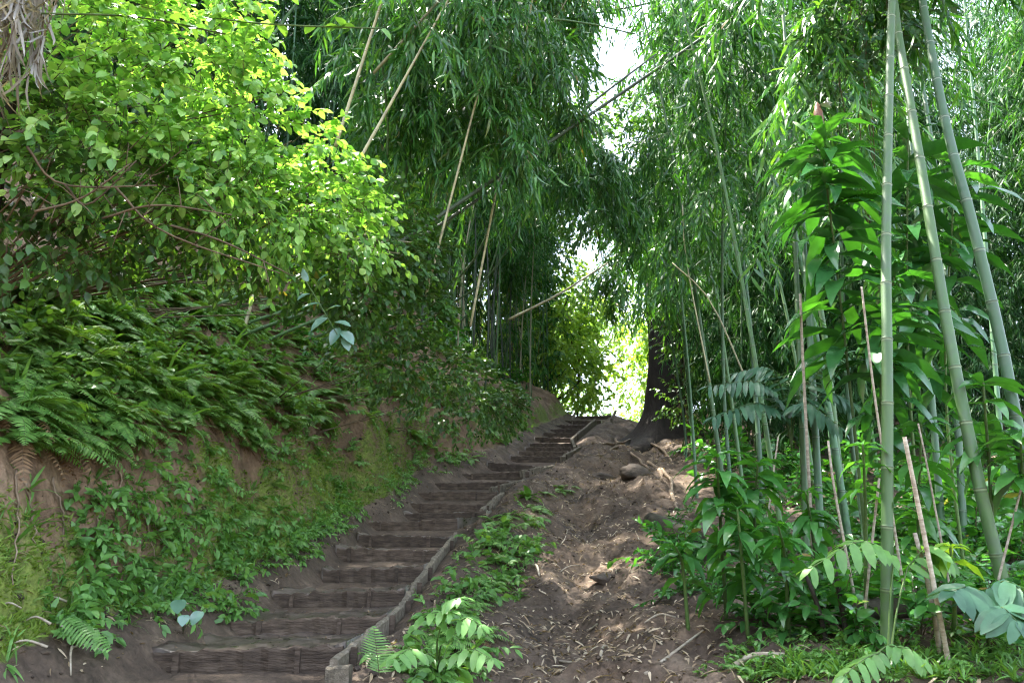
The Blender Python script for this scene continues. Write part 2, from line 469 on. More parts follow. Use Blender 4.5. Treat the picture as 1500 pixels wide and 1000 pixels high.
M['soil'] = soil()

# ------------------------------------------------------------------ stair line measured on the photograph (left px, right px, top py, depth)
ST_ = [(228, 503, 950, 5.4), (340, 566, 905, 6.5), (402, 592, 866, 7.6), (474, 620, 832, 8.7), (494, 645, 804, 9.7), (526, 660, 785, 10.7),
       (540, 670, 762, 11.8), (594, 712, 750, 12.6), (600, 722, 738, 13.4), (606, 728, 720, 14.3), (630, 745, 706, 15.3), (675, 775, 692, 16.3), (715, 800, 680, 17.3),
       (748, 822, 668, 18.7), (760, 832, 661, 19.9), (770, 836, 655, 21.1), (776, 838, 649, 22.4), (784, 842, 641, 23.9), (796, 850, 634, 25.6),
       (806, 858, 628, 27.3), (816, 866, 622, 29.0), (826, 880, 616, 31.0), (836, 895, 609, 33.5)]
STEPS = []; LIT = []
for (l, r_, y, t) in ST_:
    A = U(l, y, t); B = U(r_, y, t); STEPS.append((A, B))
cy = np.array([(A[1] + B[1]) / 2 for A, B in STEPS]); cx = np.array([(A[0] + B[0]) / 2 for A, B in STEPS]); cz = np.array([A[2] for A, B in STEPS])
ry = np.concatenate([[-60, -5, 0, 3.0], cy, [40, 48, 60, 90, 160]])
rx = np.concatenate([[-2.2, -2.1, -2.0, -1.9], cx, [4.6, 6, 8.5, 14, 26]])
rz = np.concatenate([[-3, -.6, .0, .55], cz - .02, [cz[-1] + .1, cz[-1] - .3, cz[-1] - 1.2, cz[-1] - 3, cz[-1] - 4]])
PU = np.array([-60, -20, -9, -4.4, -1.52, -1.32, -1.12, -.69, -.6, .62, .95, 1.3, 1.75, 2.3, 2.9, 3.4, 4.5, 8, 16, 60])
PH = np.array([26, 16, 9.6, 5.2, 1.72, 1.15, .38, .05, -.12, -.12, .02, -.02, -.16, -.24, -.12, .04, .12, .3, .6, 2])


def axis(y):
    return np.interp(y, ry, rx), np.interp(y, ry, rz)


def H(x, y, fine=True):
    x = np.asarray(x, float); y = np.asarray(y, float)
    ax, az = axis(y); u = x - ax
    off = smooth(.8, 1.3, np.abs(u))
    uu = u + off * (fbm(x * .9, y * .9, 3, 5) * .28 + fbm(x * 4, y * 4, 3, 9) * .09)
    far = smooth(34, 46, y)
    h = np.interp(uu, PU, PH)
    h = np.where((uu < 0), h * (1 - .75 * far), h)
    h = h + np.where(uu > .9, smooth(.9, 1.5, uu) * smooth(4.2, 3.0, uu) * (fbm(x * 1.3, y * .8, 3, 111) * .22 - .1 * np.exp(-((u - 2.3 - .35 * np.sin(y * .7)) / .35) ** 2)), 0)
    h = np.where(uu < -.5, h * (1 - .12 * smooth(12, 20, y) - .45 * smooth(20, 33, y)), h)
    z = az + h + off * (fbm(x * .35, y * .35, 3, 21) * .25 + fbm(x * 2.2, y * 2.2, 4, 33) * .14)
    if fine: z = z + smooth(.6, .9, np.abs(u)) * (fbm(x * 9, y * 9, 3, 41) * .06 + fbm(x * 21, y * 21, 2, 47) * .025)
    return z


def Hs(x, y): return float(H(np.array([x]), np.array([y]))[0])


def G(px, py, t0=1.5, t1=90):
    r = ray(px, py); ts = np.geomspace(t0, t1, 900); P = EYE + r * ts[:, None]
    hit = np.nonzero(P[:, 2] < H(P[:, 0], P[:, 1]))[0]
    return P[hit[0]] if len(hit) else None


def Gmany(px, py, t0=2.0, t1=60):
    r = np.stack([(px - 750) / F, CT - (500 - py) / F * ST, ST + (500 - py) / F * CT], -1)
    ts = np.geomspace(t0, t1, 260); P = EYE + r[:, None] * ts[None, :, None]
    hit = P[..., 2] < H(P[..., 0], P[..., 1]); k = hit.argmax(1); ok = hit.any(1)
    return P[np.arange(len(px)), k], ok


def nrm(x, y, e=.15):
    dx = (H(x + e, y) - H(x - e, y)) / (2 * e); dy = (H(x, y + e) - H(x, y - e)) / (2 * e)
    return unit(np.stack([-dx, -dy, np.ones_like(dx)], -1))


# ------------------------------------------------------------------ ground
gy = np.concatenate([np.linspace(-60, -4, 15), np.linspace(-3, 3, 40), np.linspace(3.03, 10, 230), np.linspace(10.04, 14, 80), np.linspace(14.1, 38, 210), np.linspace(38.5, 60, 40), np.linspace(63, 160, 20)])
gu = np.concatenate([np.linspace(-60, -10, 14), np.linspace(-9.6, -4, 34), np.linspace(-3.9, -2, 40), np.linspace(-1.97, -.7, 60), np.linspace(-.65, .65, 12), np.linspace(.7, 4, 100), np.linspace(4.1, 9, 40), np.linspace(9.5, 60, 18)])
YY, UU = np.meshgrid(gy, gu, indexing='ij'); XX = axis(YY)[0] + UU; ZZ = H(XX, YY)
nx_ = len(gu); ny_ = len(gy)
i = np.arange(ny_ - 1)[:, None] * nx_; j = np.arange(nx_ - 1)[None]
Q = np.stack([i + j, i + j + 1, i + nx_ + j + 1, i + nx_ + j], -1).reshape(-1, 4)
mb = MB(); mb.add(np.stack([XX, YY, ZZ], -1), Q)
ground = mb.obj('ground', M['soil']); tag(ground, kind='structure')
bankm = (smooth(-.85, -1.2, UU) * .95 + smooth(3.2, 4.5, UU) * .1 + .18 * smooth(.4, .9, fbm(XX, YY, 3, 61) + .5) * (UU > .6)).ravel()
NX, NZ = XX.ravel(), ZZ.ravel()


def mossmask(x, y):
    ax, az = axis(y); u = x - ax
    lowbank = smooth(-1.46, -1.28, u) * smooth(-.85, -1.0, u)
    return np.clip(lowbank * (.42 + .3 * smooth(6.2, 5.2, y) + .3 * smooth(7.5, 8.5, y) * smooth(13, 11, y) + .5 * fbm(x * 1.1 + 3, y * .8, 3, 77)), 0, 1) + .2 * smooth(.7, 1, u) * smooth(1.9, 1.5, u) * (fbm(x * 2, y * 2, 3, 91) > .05)


mossm = mossmask(XX.ravel(), YY.ravel())
for nm, arr in (('bank', bankm), ('moss', mossm)):
    at = ground.data.attributes.new(nm, 'FLOAT', 'POINT'); at.data.foreach_set('value', arr.astype(np.float32))

# ------------------------------------------------------------------ the stairs
ORD = ['lowest', 'second', 'third', 'fourth', 'fifth', 'sixth', 'seventh', 'eighth', 'ninth', 'tenth', 'eleventh', 'twelfth', 'thirteenth', 'fourteenth',
       'fifteenth', 'sixteenth', 'seventeenth', 'eighteenth', 'nineteenth', 'twentieth', 'twenty-first', 'twenty-second', 'topmost']
for k, (A, B) in enumerate(STEPS):
    A = A.copy(); B = B.copy()
    if k == 0: A[2] -= .02; B[2] += .025
    else:
        d = rng.normal(0, .018); A[2] += d; B[2] -= d
    base = (A + B) / 2
    zlow = STEPS[k - 1][0][2] if k else A[2] - .26
    hgt = max(.12, A[2] - zlow + .05)
    if k == 0: lab = 'lowest stair step, wide crumbling muddy board at the bottom of the photo'
    elif k == len(STEPS) - 1: lab = 'topmost stair step, small dark edge against the bright clearing'
    else: lab = '%s muddy board step counting up from the bottom of the stairs' % ORD[k]
    st = thing('stair_step', lab, 'step', tuple(base), 'board steps of the earth stairs')
    m_ = MB(); V, Q = board_arr(A - base, B - base, (0, 0, 1), hgt, .05, 24, seed=k, rough=.010); m_.add(V, Q)
    m_.obj('riser_board', M['wood'], st, False)
    # stakes in front of the board
    for q, f in enumerate((.16 + rng.uniform(-.04, .04), .78 + rng.uniform(-.1, .08))):
        if k > 13 and q: continue
        p = A + (B - A) * f - base + np.array([0, -.042, .0])
        m_ = MB(); w = rng.uniform(.016, .024); V, Q = box_arr(p + (0, 0, -hgt / 2 - .006), (w, 0, .001), (0, .017, 0), (rng.normal(0, .008), .004, hgt / 2)); m_.add(V, Q)
        m_.obj('stake', M['wood'], st, False)
    # packed mud tread running back to the next board
    if k + 1 < len(STEPS):
        A2, B2 = STEPS[k + 1]
        m_ = MB(); nu, nv = 34, 16; uu, vv = np.meshgrid(np.linspace(-.03, 1.0, nu), np.linspace(0, 1, nv))
        X = (A[0] + (B[0] - A[0]) * uu) * (1 - vv) + (A2[0] + (B2[0] - A2[0]) * uu) * vv
        Y = (A[1] + .024) * (1 - vv) + (A2[1] + .02) * vv
        rise = min(.05, (A2[2] - A[2]) * .25)
        lev = A[2] + (B[2] - A[2]) * uu
        Z = lev - .014 + vv * rise + fbm(X * 6, Y * 6, 4, 3) * .04 * np.clip(vv * 5, .25, 1) + .05 * smooth(.1, -.05, uu) + .03 * smooth(.93, 1.0, uu)
        i = np.arange(nv - 1)[:, None] * nu; j = np.arange(nu - 1)[None]
        Qs = np.stack([i + j, i + j + 1, i + nu + j + 1, i + nu + j], -1).reshape(-1, 4)
        V = np.stack([X, Y, Z], -1).reshape(-1, 3)
        # sides going down so the tread is a solid block of earth
        V2 = V.copy(); V2[:, 2] -= .3
        rim = np.concatenate([np.arange(nu), np.arange(1, nv) * nu + nu - 1, (nv - 1) * nu + np.arange(nu - 2, -1, -1), np.arange(nv - 2, 0, -1) * nu])
        rn = np.roll(rim, -1); sq = np.stack([rim, rim + nu * nv, rn + nu * nv, rn], -1)
        m_.add(np.vstack([V, V2]) - base, np.vstack([Qs, sq]))
        m_.obj('tread', M['mud'], st)
        if k < 14:
            q_ = rng.integers(0, len(uu.ravel()), 14); edge = (uu.ravel()[q_] < .25) | (uu.ravel()[q_] > .7) | (rng.random(14) < .3); LIT.append((V[q_] + (0, 0, .008))[edge])

EDGES = [((488, 972, 5.0), (584, 893, 7.0), 'pale timber edging board nearest the camera beside the lowest steps'),
         ((585, 894, 7.0), (613, 849, 8.3), 'short edging board between the first and the long second board'),
         ((613, 849, 8.3), (667, 783, 11.0), 'long pale edging board along the right ends of the middle steps'),
         ((705, 748, 12.9), (736, 722, 14.1), 'leaning edging board half hidden by plants at the stair bend'),
         ((718, 716, 14.3), (770, 703, 15.6), 'thin edging board below the curving stair bend'),
         ((763, 691, 16.2), (810, 683, 17.4), 'thin pale board edging the outside of the stair bend'),
         ((822, 670, 18.6), (850, 655, 20.8), 'curved dark board shoring up the bend under the upper stairs'),
         ((842, 656, 20.8), (837, 643, 23.2), 'short upright-looking pale board between two upper edging boards'),
         ((837, 643, 23.2), (872, 614, 30.5), 'long pale handrail-like board edging the uppermost stairs')]
for k, (a, b, lab) in enumerate(EDGES):
    A = U(*a) + (0, 0, .03); B = U(*b) + (0, 0, .03); base = A.copy()
    e = thing('edging_board', lab, 'board', tuple(base), 'boards edging the right side of the stairs')
    m_ = MB(); V, Q = board_arr(A - base, B - base, (0, 0, 1), .22 if k < 6 else .38, (.042 + .002 * a[2]), 18, seed=50 + k, rough=.009); m_.add(V, Q)
    m_.obj('plank', M['edge'], e, False)
    n_ = 2 if k < 3 else 1
    for q in range(n_):
        p = A + (B - A) * (.15 + .6 * q) - base + np.array([.05, 0, -.16]); m_ = MB()
        V, Q = box_arr(p, (.022, 0, 0), (0, .022, 0), (.004, 0, .17)); m_.add(V, Q); m_.obj('stake', M['wood'], e, False)
# squared post end at the foot of the boards
A = U(497, 975, 4.75); m_ = MB()
V, Q = board_arr(A + (-.07, 0, 0), A + (.07, .0, 0), (0, 0, 1), .55, .11, 6, 91, .006); m_.add(V, Q)
tag(m_.obj('timber_post', M['edge'], None, False), 'weathered squared timber post at the foot of the edging boards', 'post')
for (a, b, lab) in (((838, 619, 31), (842, 605, 31.3), 'small pale marker stake left of the topmost steps'), ((896, 614, 31), (902, 602, 31.3), 'small pale marker stake right of the topmost steps')):
    m_ = MB(); add_tube(m_, [U(*a) - (0, 0, .2), U(*a), U(*b)], [.07, .07, .06], 6); tag(m_.obj('marker_stake', M['edge'], None, False), lab, 'stake', 'stakes at the top of the stairs')


# ------------------------------------------------------------------ plant makers
def culm(mb, P, r0, r1, sp=.4, k=8, phase=None):
    P = np.asarray(P, float); seg = np.linalg.norm(np.diff(P, axis=0), axis=1); s = np.concatenate([[0], np.cumsum(seg)]); tot = s[-1]
    xs_ = []; rs = []; at = []
    x = sp * (rng.uniform(.2, .9) if phase is None else phase); nodes = []
    while x < tot - .05: nodes.append(x); x += sp * rng.uniform(.92, 1.1)
    xs_ = [0]; rr = [1.0]; aa = [0]
    w = max(.010, r0 * .30)
    for q in nodes:
        for dx, f, a in ((-w * 3.2, 1.0, 0), (-w * .9, 1.0, .95), (-w * .35, 1.02, 1.0), (0, 1.13, .58), (w * .5, 1.02, .5), (w * 1.1, .97, 0)):
            if q + dx > xs_[-1] and q + dx < tot: xs_.append(q + dx); rr.append(f); aa.append(a)
    xs_.append(tot); rr.append(1); aa.append(0)
    xs_ = np.array(xs_); pts = np.stack([np.interp(xs_, s, P[:, c]) for c in range(3)], -1)
    R = (r0 + (r1 - r0) * (xs_ / tot) ** 1.3) * np.array(rr)
    add_tube(mb, pts, R, k, 0, True, np.array(aa))
    return [np.array([np.interp(q, s, P[:, c]) for c in range(3)]) for q in nodes], [q / tot for q in nodes]


def bamboo_leaves(mb, nodes, fr, lo, hi, bl, per=2, sub=5, nl=8, ll=.2, lw=.017, droop=.5, upb=.35, ml=0, lean=None, leng=None):
    S = []; D = []; L = []
    for p, f in zip(nodes, fr):
        if f < lo or f > hi: continue
        for _ in range(per):
            d = unit(np.array([rng.normal(), rng.normal(), upb + rng.normal(0, .3)]))
            if lean is not None: d = unit(d + lean)
            S.append(p); D.append(d); L.append(bl * rng.uniform(.5, 1.2) * (1.1 - .5 * max(0, (f - .6) / .4)))
    if not S: return
    S, D, L = np.array(S), np.array(D), np.array(L); dr = np.full(len(S), droop)
    put_twigs(mb, S, D, L, dr, .0045, 1, 5)
    s = np.linspace(.25, 1, sub)[None] + rng.uniform(-.06, .06, (len(S), sub)); P, T = twig_pts(S, D, L, dr, s)
    P = P.reshape(-1, 3); T = T.reshape(-1, 3)
    d2 = unit(T + rng.normal(0, .55, T.shape) + np.array([0, 0, -.25]))
    L2 = rng.uniform(.18, .42, len(P)) * (ll / .2)
    leafy(mb, P, d2, L2, np.full(len(P), .5), nl, L_BAM, ll, lw, ang=.85, hang=.36, tr=.002, s0=.15, jit=.34)


def bamboo_proto(name, h, r, bend, fl, ll=.2, per=2, sub=4, nl=7, lm='bam', pm='pole2', bl=1.1, sp=.38, hi=1.0):
    root = thing(name, 'x', 'bamboo')
    a = rng.uniform(0, 6.28); z = np.linspace(0, 1, 14); off = bend * z ** 2.4
    P = np.stack([off * math.cos(a), off * math.sin(a), h * z * (1 - .12 * bend / h * z)], -1); P += np.stack([fbm(z * 3, z * 0 + a, 2, 3), fbm(z * 3, z * 0 + a, 2, 8), z * 0], -1) * .12 * z[:, None]
    m_ = MB(); nodes, fr = culm(m_, P, r, r * .25, sp, 6); c = m_.obj('culm', M[pm], root, True, 'node')
    m_ = MB(); bamboo_leaves(m_, nodes, fr, fl, hi, bl, per, sub, nl, ll, ll * .062)
    f = m_.obj('foliage', [M[lm], M['gstem']], root)
    PARTS[root.name] = [c, f]; return root


def bamboo_path(name, pts, r0, r1, label, pm='pole', lo=.5, hi=1, bl=.9, per=2, sub=5, nl=8, ll=.2, sp=.4, group=None, k=8, droop=.5, upb=.35, lm='bam', n=24, leaves=True):
    P = curve(pts, n); base = P[0].copy(); root = thing(name, label, 'bamboo', tuple(base), group)
    m_ = MB(); nodes, fr = culm(m_, P - base, r0, r1, sp, k); m_.obj('culm', M[pm], root, True, 'node')
    if leaves:
        m_ = MB(); bamboo_leaves(m_, nodes, fr, lo, hi, bl, per, sub, nl, ll, ll * .062, droop, upb)
        if m_.n: m_.obj('foliage', [M[lm], M['gstem']], root)
    return root


def fern_arr(mb, n=9, L=.5, pin=14, ml=0, ms=1, spread=1.0, w=.2, rise=.9, droop=1.0, tpl=L_PINNA, a0=0, a1=6.283, pw=.3):
    for q in range(n):
        a = a0 + (a1 - a0) * (q + rng.uniform(-.3, .3)) / n; l = L * rng.uniform(.65, 1.15)
        d = np.array([math.cos(a) * spread, math.sin(a) * spread, rise * rng.uniform(.6, 1.2)]); d = unit(d)
        S = np.zeros((1, 3)); D = d[None]; LL = np.array([l]); dr = np.array([droop * rng.uniform(.7, 1.2) * .7])
        put_twigs(mb, S, D, LL, dr, .004 * (L / .5), ms, 7)
        s = np.linspace(.14, .985, pin)[None]; P, T = twig_pts(S, D, LL, dr, s); P, T = P[0], T[0]
        side = unit(np.cross(T, [0, 0, 1.0])); up = unit(np.cross(side, T))
        pl = w * l * 1.6 * np.sin(np.clip(s[0] * 1.02, 0, 1) ** .75 * math.pi * .93 + .15) + .01
        for sg in (1, -1):
            dd = side * sg + T * .45 + np.array([0, 0, -.12]) + rng.normal(0, .07, T.shape)
            put_leaves(mb, tpl, P, dd, up + rng.normal(0, .1, up.shape), pl, np.minimum(pl * pw, l / pin * .40), ml)


def proto_mesh(name, fn, mats, label='x', cat='plant'):
    m_ = MB(); fn(m_); o = m_.obj(name, mats); tag(o, label, cat); PARTS[o.name] = []; return o


def place_many(protos, pts, group, label, sc=(.7, 1.2), tiltn=None, cat=None, zoff=0, rzr=None):
    for p in pts:
        pr = protos[rng.integers(len(protos))]
        if cat in ('fern', 'herb'):
            s = rng.uniform(*sc); tx = ty = 0
            if tiltn is not None:
                n = nrm(np.array([p[0]]), np.array([p[1]]))[0] * tiltn; tx = -math.atan2(n[1], 1); ty = math.atan2(n[0], 1)
            LATER.append((pr, np.array(p, float), (tx, ty, rng.uniform(0, 6.28)), s, label, group, cat)); continue
        if USED.get(pr.name):
            o = dup(pr, tuple(p), 0, 1)
        else:
            o = pr; USED[pr.name] = True
        o.location = (p[0], p[1], p[2] + zoff); s = rng.uniform(*sc)
        o.scale = (s, s, s * rng.uniform(.9, 1.1))
        tx = ty = 0
        if tiltn is not None:
            n = nrm(np.array([p[0]]), np.array([p[1]]))[0] * tiltn
            tx = -math.atan2(n[1], 1); ty = math.atan2(n[0], 1)
        o.rotation_euler = (tx, ty, rng.uniform(0, 6.28))
        o['label'] = label; o['group'] = group
        if cat: o['category'] = cat


USED = {}
LATER = []


def settle(cat, keep, stuff_name, stuff_label):
    """the plants that show largest become objects of their own, the small remainder one ground cover"""
    from mathutils import Matrix, Euler
    L_ = [q for q in LATER if q[6] == cat]
    L_.sort(key=lambda q: -q[3] / np.linalg.norm(q[1] - EYE) * (1 if abs(q[1][0] / max(q[1][1], .1)) < .75 else .3))
    for pr, p, rot, s, lab, grp, _ in L_[:keep]:
        if USED.get(pr.name): o = dup(pr, tuple(p))
        else: o = pr; USED[pr.name] = True
        o.location = p; o.rotation_euler = rot; o.scale = (s, s, s); o['label'] = lab; o['group'] = grp
    m_ = MB(); cache = {}
    for pr, p, rot, s, lab, grp, _ in L_[keep:]:
        if pr.name not in cache:
            me = pr.data; V = np.empty(len(me.vertices) * 3); me.vertices.foreach_get('co', V); n = len(me.polygons)
            tot = np.empty(n, np.int64); me.polygons.foreach_get('loop_total', tot); li = np.empty(len(me.loops), np.int64); me.loops.foreach_get('vertex_index', li); mi = np.empty(n, np.int64); me.polygons.foreach_get('material_index', mi)
            st = np.concatenate([[0], np.cumsum(tot)[:-1]]); q4 = tot == 4; cache[pr.name] = (V.reshape(-1, 3), li[st[q4][:, None] + np.arange(4)], mi[q4])
        V, Q4, mi = cache[pr.name]; R = np.array(Euler(rot).to_matrix()); m_.add((V * s) @ R.T + p, Q4); m_.M[-1] = mi
    if m_.n: tag(m_.obj(stuff_name, list(L_[0][0].data.materials)), stuff_label, cat, kind='stuff')


def poly_pts(poly, n):
    poly = np.array(poly, float); lo, hi = poly.min(0), poly.max(0); out = []
    while len(out) < n:
        p = rng.uniform(lo, hi, (n * 3, 2)); ins = np.zeros(len(p), bool); j = len(poly) - 1
        for i in range(len(poly)):
            xi, yi = poly[i]; xj, yj = poly[j]
            c = ((yi > p[:, 1]) != (yj > p[:, 1])) & (p[:, 0] < (xj - xi) * (p[:, 1] - yi) / (yj - yi + 1e-9) + xi)
            ins ^= c; j = i
        out += list(p[ins])
    return np.array(out[:n])


def on_ground(poly, n, t1=60):
    p = poly_pts(poly, n); P, ok = Gmany(p[:, 0], p[:, 1], 2.0, t1); return P[ok]


def crown_shrub(name, base, blobs, label, cat='shrub', lm='shr', tpl=L_OVAL, ll=.1, lw=.035, twl=.35, tw_n=60, nl=9, stems=6, group=None, up=.25, hang=.15, sr=.012):
    """blobs: list of (centre, radii) in world; stems grow from base into the blobs, twigs fill them, leaves on twigs"""
    base = np.asarray(base, float); root = thing(name, label, cat, tuple(base), group)
    ms = MB(); ml = MB(); S = []; D = []
    for (c, rad) in blobs:
        c = np.asarray(c, float); rad = np.asarray(rad, float)
        for q in range(stems):
            e = c + rdir(1)[0] * rad * rng.uniform(.3, .9); mid = base * .45 + e * .55 + rng.normal(0, .12, 3) * np.mean(rad)
            P = curve([base + rng.normal(0, .03, 3), mid, e], 10); add_tube(ms, P - base, np.linspace(sr, sr * .3, len(P)), 5)
        n = int(tw_n * rng.uniform(.85, 1.15))
        d = rdir(n); rr = rng.uniform(.25, 1, n) ** .5
        lump = .72 + .55 * vnoise(d[:, 0] * 2.2 + 9, d[:, 1] * 2.2 + d[:, 2] * 2.7, 17)
        p = c + d * rad * (rr * lump)[:, None]
        S.append(p - base); D.append(unit(d * .9 + rng.normal(0, .45, d.shape) + np.array([0, 0, up])))
    S = np.concatenate(S); D = np.concatenate(D)
    leafy(ml, S, D, twl * rng.uniform(.6, 1.2, len(S)), np.full(len(S), .3), nl, tpl, ll, lw, ang=1.0, hang=hang)
    ms.obj('stems', M['twig'], root); ml.obj('foliage', [M[lm], M['twig']], root)
    return root


def slope_base(c, below=1.0):
    """rooting point on the left slope, uphill of a crown centre c"""
    x, y = c[0], c[1]
    while Hs(x, y) < c[2] - below and x > -12: x -= .1; y += .03
    return np.array([x, y, Hs(x, y) - .05])


# ------------------------------------------------------------------ LEFT: sunny shrubs high on the slope
SUNNY = [(0, [(U(70, 50, 5.4), (.5, .5, .42)), (U(150, 120, 5.5), (.45, .5, .38)), (U(60, 160, 5.2), (.4, .4, .3)), (U(140, 10, 5.6), (.4, .4, .3))], 'bright yellow-green broadleaf shrub at the upper left beside the dead fronds', 62),
         (0, [(U(290, 20, 6.2), (.5, .5, .4)), (U(260, 120, 6.0), (.5, .5, .42)), (U(350, 190, 6.0), (.45, .5, .38)), (U(300, 90, 6.4), (.4, .4, .3))], 'sunlit lime-green shrub leaning out below the top edge of the photo', 66),
         (0, [(U(410, 230, 6.4), (.45, .5, .36)), (U(470, 290, 6.8), (.42, .5, .3)), (U(400, 310, 6.3), (.4, .4, .28)), (U(510, 345, 7.0), (.3, .4, .22))], 'sunlit shrub with the lowest outermost branches, next to the bamboo thicket', 58),
         (0, [(U(160, 240, 5.4), (.5, .45, .3)), (U(270, 265, 5.7), (.45, .45, .32)), (U(340, 290, 5.9), (.35, .4, .25))], 'half-shaded leafy shrub below the brightest leaves at upper left', 56)]
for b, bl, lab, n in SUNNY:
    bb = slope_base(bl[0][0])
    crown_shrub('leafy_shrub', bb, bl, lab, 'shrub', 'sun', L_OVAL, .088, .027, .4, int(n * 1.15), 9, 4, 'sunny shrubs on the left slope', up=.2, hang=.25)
SHADY = [((60, 470), [(U(30, 300, 5.0), (.5, .5, .4)), (U(20, 200, 5.4), (.5, .5, .5))], 'dark leafy shrub at the left edge below the dead fronds', 80),
         ((350, 500), [(U(330, 340, 6.5), (.7, .5, .3)), (U(430, 365, 7.0), (.5, .5, .3))], 'mid-green leafy shrub just above the ferns and below the sunny shrubs', 100),
         ((520, 480), [(U(530, 390, 8.2), (.7, .6, .4)), (U(590, 450, 8.8), (.55, .5, .35))], 'dark green small-leaved shrub left of the bamboo clump', 110),
         ((640, 520), [(U(620, 535, 10.), (.6, .6, .3)), (U(560, 520, 9.2), (.6, .6, .35))], 'dark green shrub hanging over the middle of the earth bank', 110),
         ((720, 540), [(U(670, 545, 12.), (.5, .6, .25)), (U(735, 590, 14.), (.4, .5, .22))], 'dark glossy shrub at the foot of the dense bamboo clump', 100),
         ((200, 500), [(U(190, 330, 6.1), (.7, .5, .35)), (U(110, 330, 5.8), (.5, .5, .35))], 'shaded shrub with thin bare twigs above the left ferns', 90),
         ((560, 380), [(U(560, 325, 8.4), (.5, .5, .35)), (U(600, 380, 8.8), (.45, .5, .3)), (U(500, 425, 7.6), (.45, .5, .3))], 'mid-green shrub between the sunny shrubs and the bamboo clump', 110),
         ((690, 600), [(U(655, 590, 11.2), (.6, .6, .3))], 'leafy shrub spilling down the earth bank beside the middle steps', 90),
         ((740, 600), [(U(715, 605, 14.5), (.6, .8, .3))], 'dark teal shrub spilling down the bank beside the upper steps', 90)]
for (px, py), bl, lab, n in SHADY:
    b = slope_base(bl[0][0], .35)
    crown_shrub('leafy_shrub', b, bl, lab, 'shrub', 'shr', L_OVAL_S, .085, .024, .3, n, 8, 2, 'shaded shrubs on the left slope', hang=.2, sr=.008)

# bare twigs in the shrub
for k, (a, b, c) in enumerate([((40, 215, 4.7), (90, 270, 4.7), (230, 272, 4.8)), ((95, 270, 4.7), (130, 300, 4.8), (200, 235, 4.8)), ((50, 310, 4.6), (120, 290, 4.7), (190, 240, 4.7)),
                               ((170, 275, 4.9), (240, 340, 4.9), (410, 400, 5.2)), ((250, 330, 4.9), (330, 355, 5.), (430, 405, 5.3)), ((150, 320, 4.8), (230, 300, 4.8), (340, 315, 5.))]):
    m_ = MB(); P = curve([U(*a), U(*b), U(*c)], 10); add_tube(m_, P, np.linspace(.009, .004, len(P)), 5)
    for q in range(5):
        p = P[rng.integers(2, len(P) - 1)]; d = rdir(1)[0] * rng.uniform(.1, .25); add_tube(m_, [p, p + d * .6 + (0, 0, .01), p + d], [.004, .003, .0015], 4)
    tag(m_.obj('bare_twig', M['twig']), 'thin bare pale twig crossing the shaded lower part of the upper left shrub', 'twig', 'bare twigs in the upper left shrub')
# cut yellow bamboo stumps standing in the shrub
for (a, b, lab) in (((150, 425), (171, 318), 'short cut yellow bamboo stub standing among the left shrubs'), ((352, 500), (372, 430), 'thin cut pale bamboo stub above the left ferns')):
    A = G(*a); m_ = MB(); t = np.linalg.norm(A - EYE); P = curve([A - (0, 0, .05), U(*b, t * .97)], 8); culm(m_, P, .03, .026, .3, 8); tag(m_.obj('bamboo_stub', M['pole3'], None, True, 'node'), lab, 'bamboo stub')

# dead grey fronds hanging at the top left
root = thing('dead_palm', 'dark trunk with grey dead fronds hanging at the top left corner', 'palm', tuple(U(30, 420, 5.0)))
base = np.array(root.location); m_ = MB(); P = curve([U(-25, 420, 5.6) - (0, 0, 1.0), U(5, 200, 5.2), U(40, -60, 4.9)], 10) - base; add_tube(m_, P, np.linspace(.05, .05, len(P)), 8); m_.obj('trunk', M['bark'], root)
for q in range(13):
    s = U(rng.uniform(25, 75), rng.uniform(-60, 20), 4.6 + rng.uniform(-.15, .2)); m_ = MB(); n = 26
    e = s + np.array([rng.normal(0, .12), rng.normal(0, .05), -rng.uniform(.4, .8)]); P = curve([s, s + (e - s) * .3 + (rng.normal(0, .1), -.05, .08), e], 10)
    add_tube(m_, P - base, np.linspace(.007, .003, len(P)), 4, 1)
    f = rng.uniform(.1, 1, n) * (len(P) - 1); pp = np.stack([np.interp(f, np.arange(len(P)), P[:, c]) for c in range(3)], -1)
    dd = np.stack([rng.normal(0, .3, n), rng.normal(0, .3, n), np.full(n, -1.0)], -1); put_leaves(m_, L_BLADE, pp - base, dd, rng.normal(size=(n, 3)), rng.uniform(.14, .34, n), .008, 0)
    m_.obj('frond', [M['grey'], M['twig']], root)

# ferns on the slope
fern_protos = []
for k in range(5):
    fern_protos.append(proto_mesh('fern', lambda m: (fern_arr(m, rng.integers(8, 12), .55, 21, w=.16, rise=.75), fern_arr(m, 2, .42, 15, 2, w=.14, rise=.2, droop=1.6)), [M['fern'], M['twig'], M['deadfern']], cat='fern'))
P = on_ground([(0, 400), (180, 385), (420, 430), (570, 500), (560, 580), (430, 640), (330, 660), (200, 640), (130, 680), (60, 660), (0, 650)], 560); P = P[P[:, 0] < axis(P[:, 1])[0] - 1.42]
place_many(fern_protos, P, 'ferns on the upper left slope', 'arching dark green fern on the shaded left slope above the bare earth bank', (.4, .95), .2, 'fern')
ax_ = rng.uniform(9, 30, 45); P = np.stack([axis(ax_)[0] - rng.uniform(1.6, 3.2, 45), ax_, np.zeros(45)], -1); P[:, 2] = H(P[:, 0], P[:, 1])
place_many(fern_protos, P, 'ferns further up the left bank', 'fern on top of the left bank further up beside the stairs', (.6, 1.0), .45, 'fern')

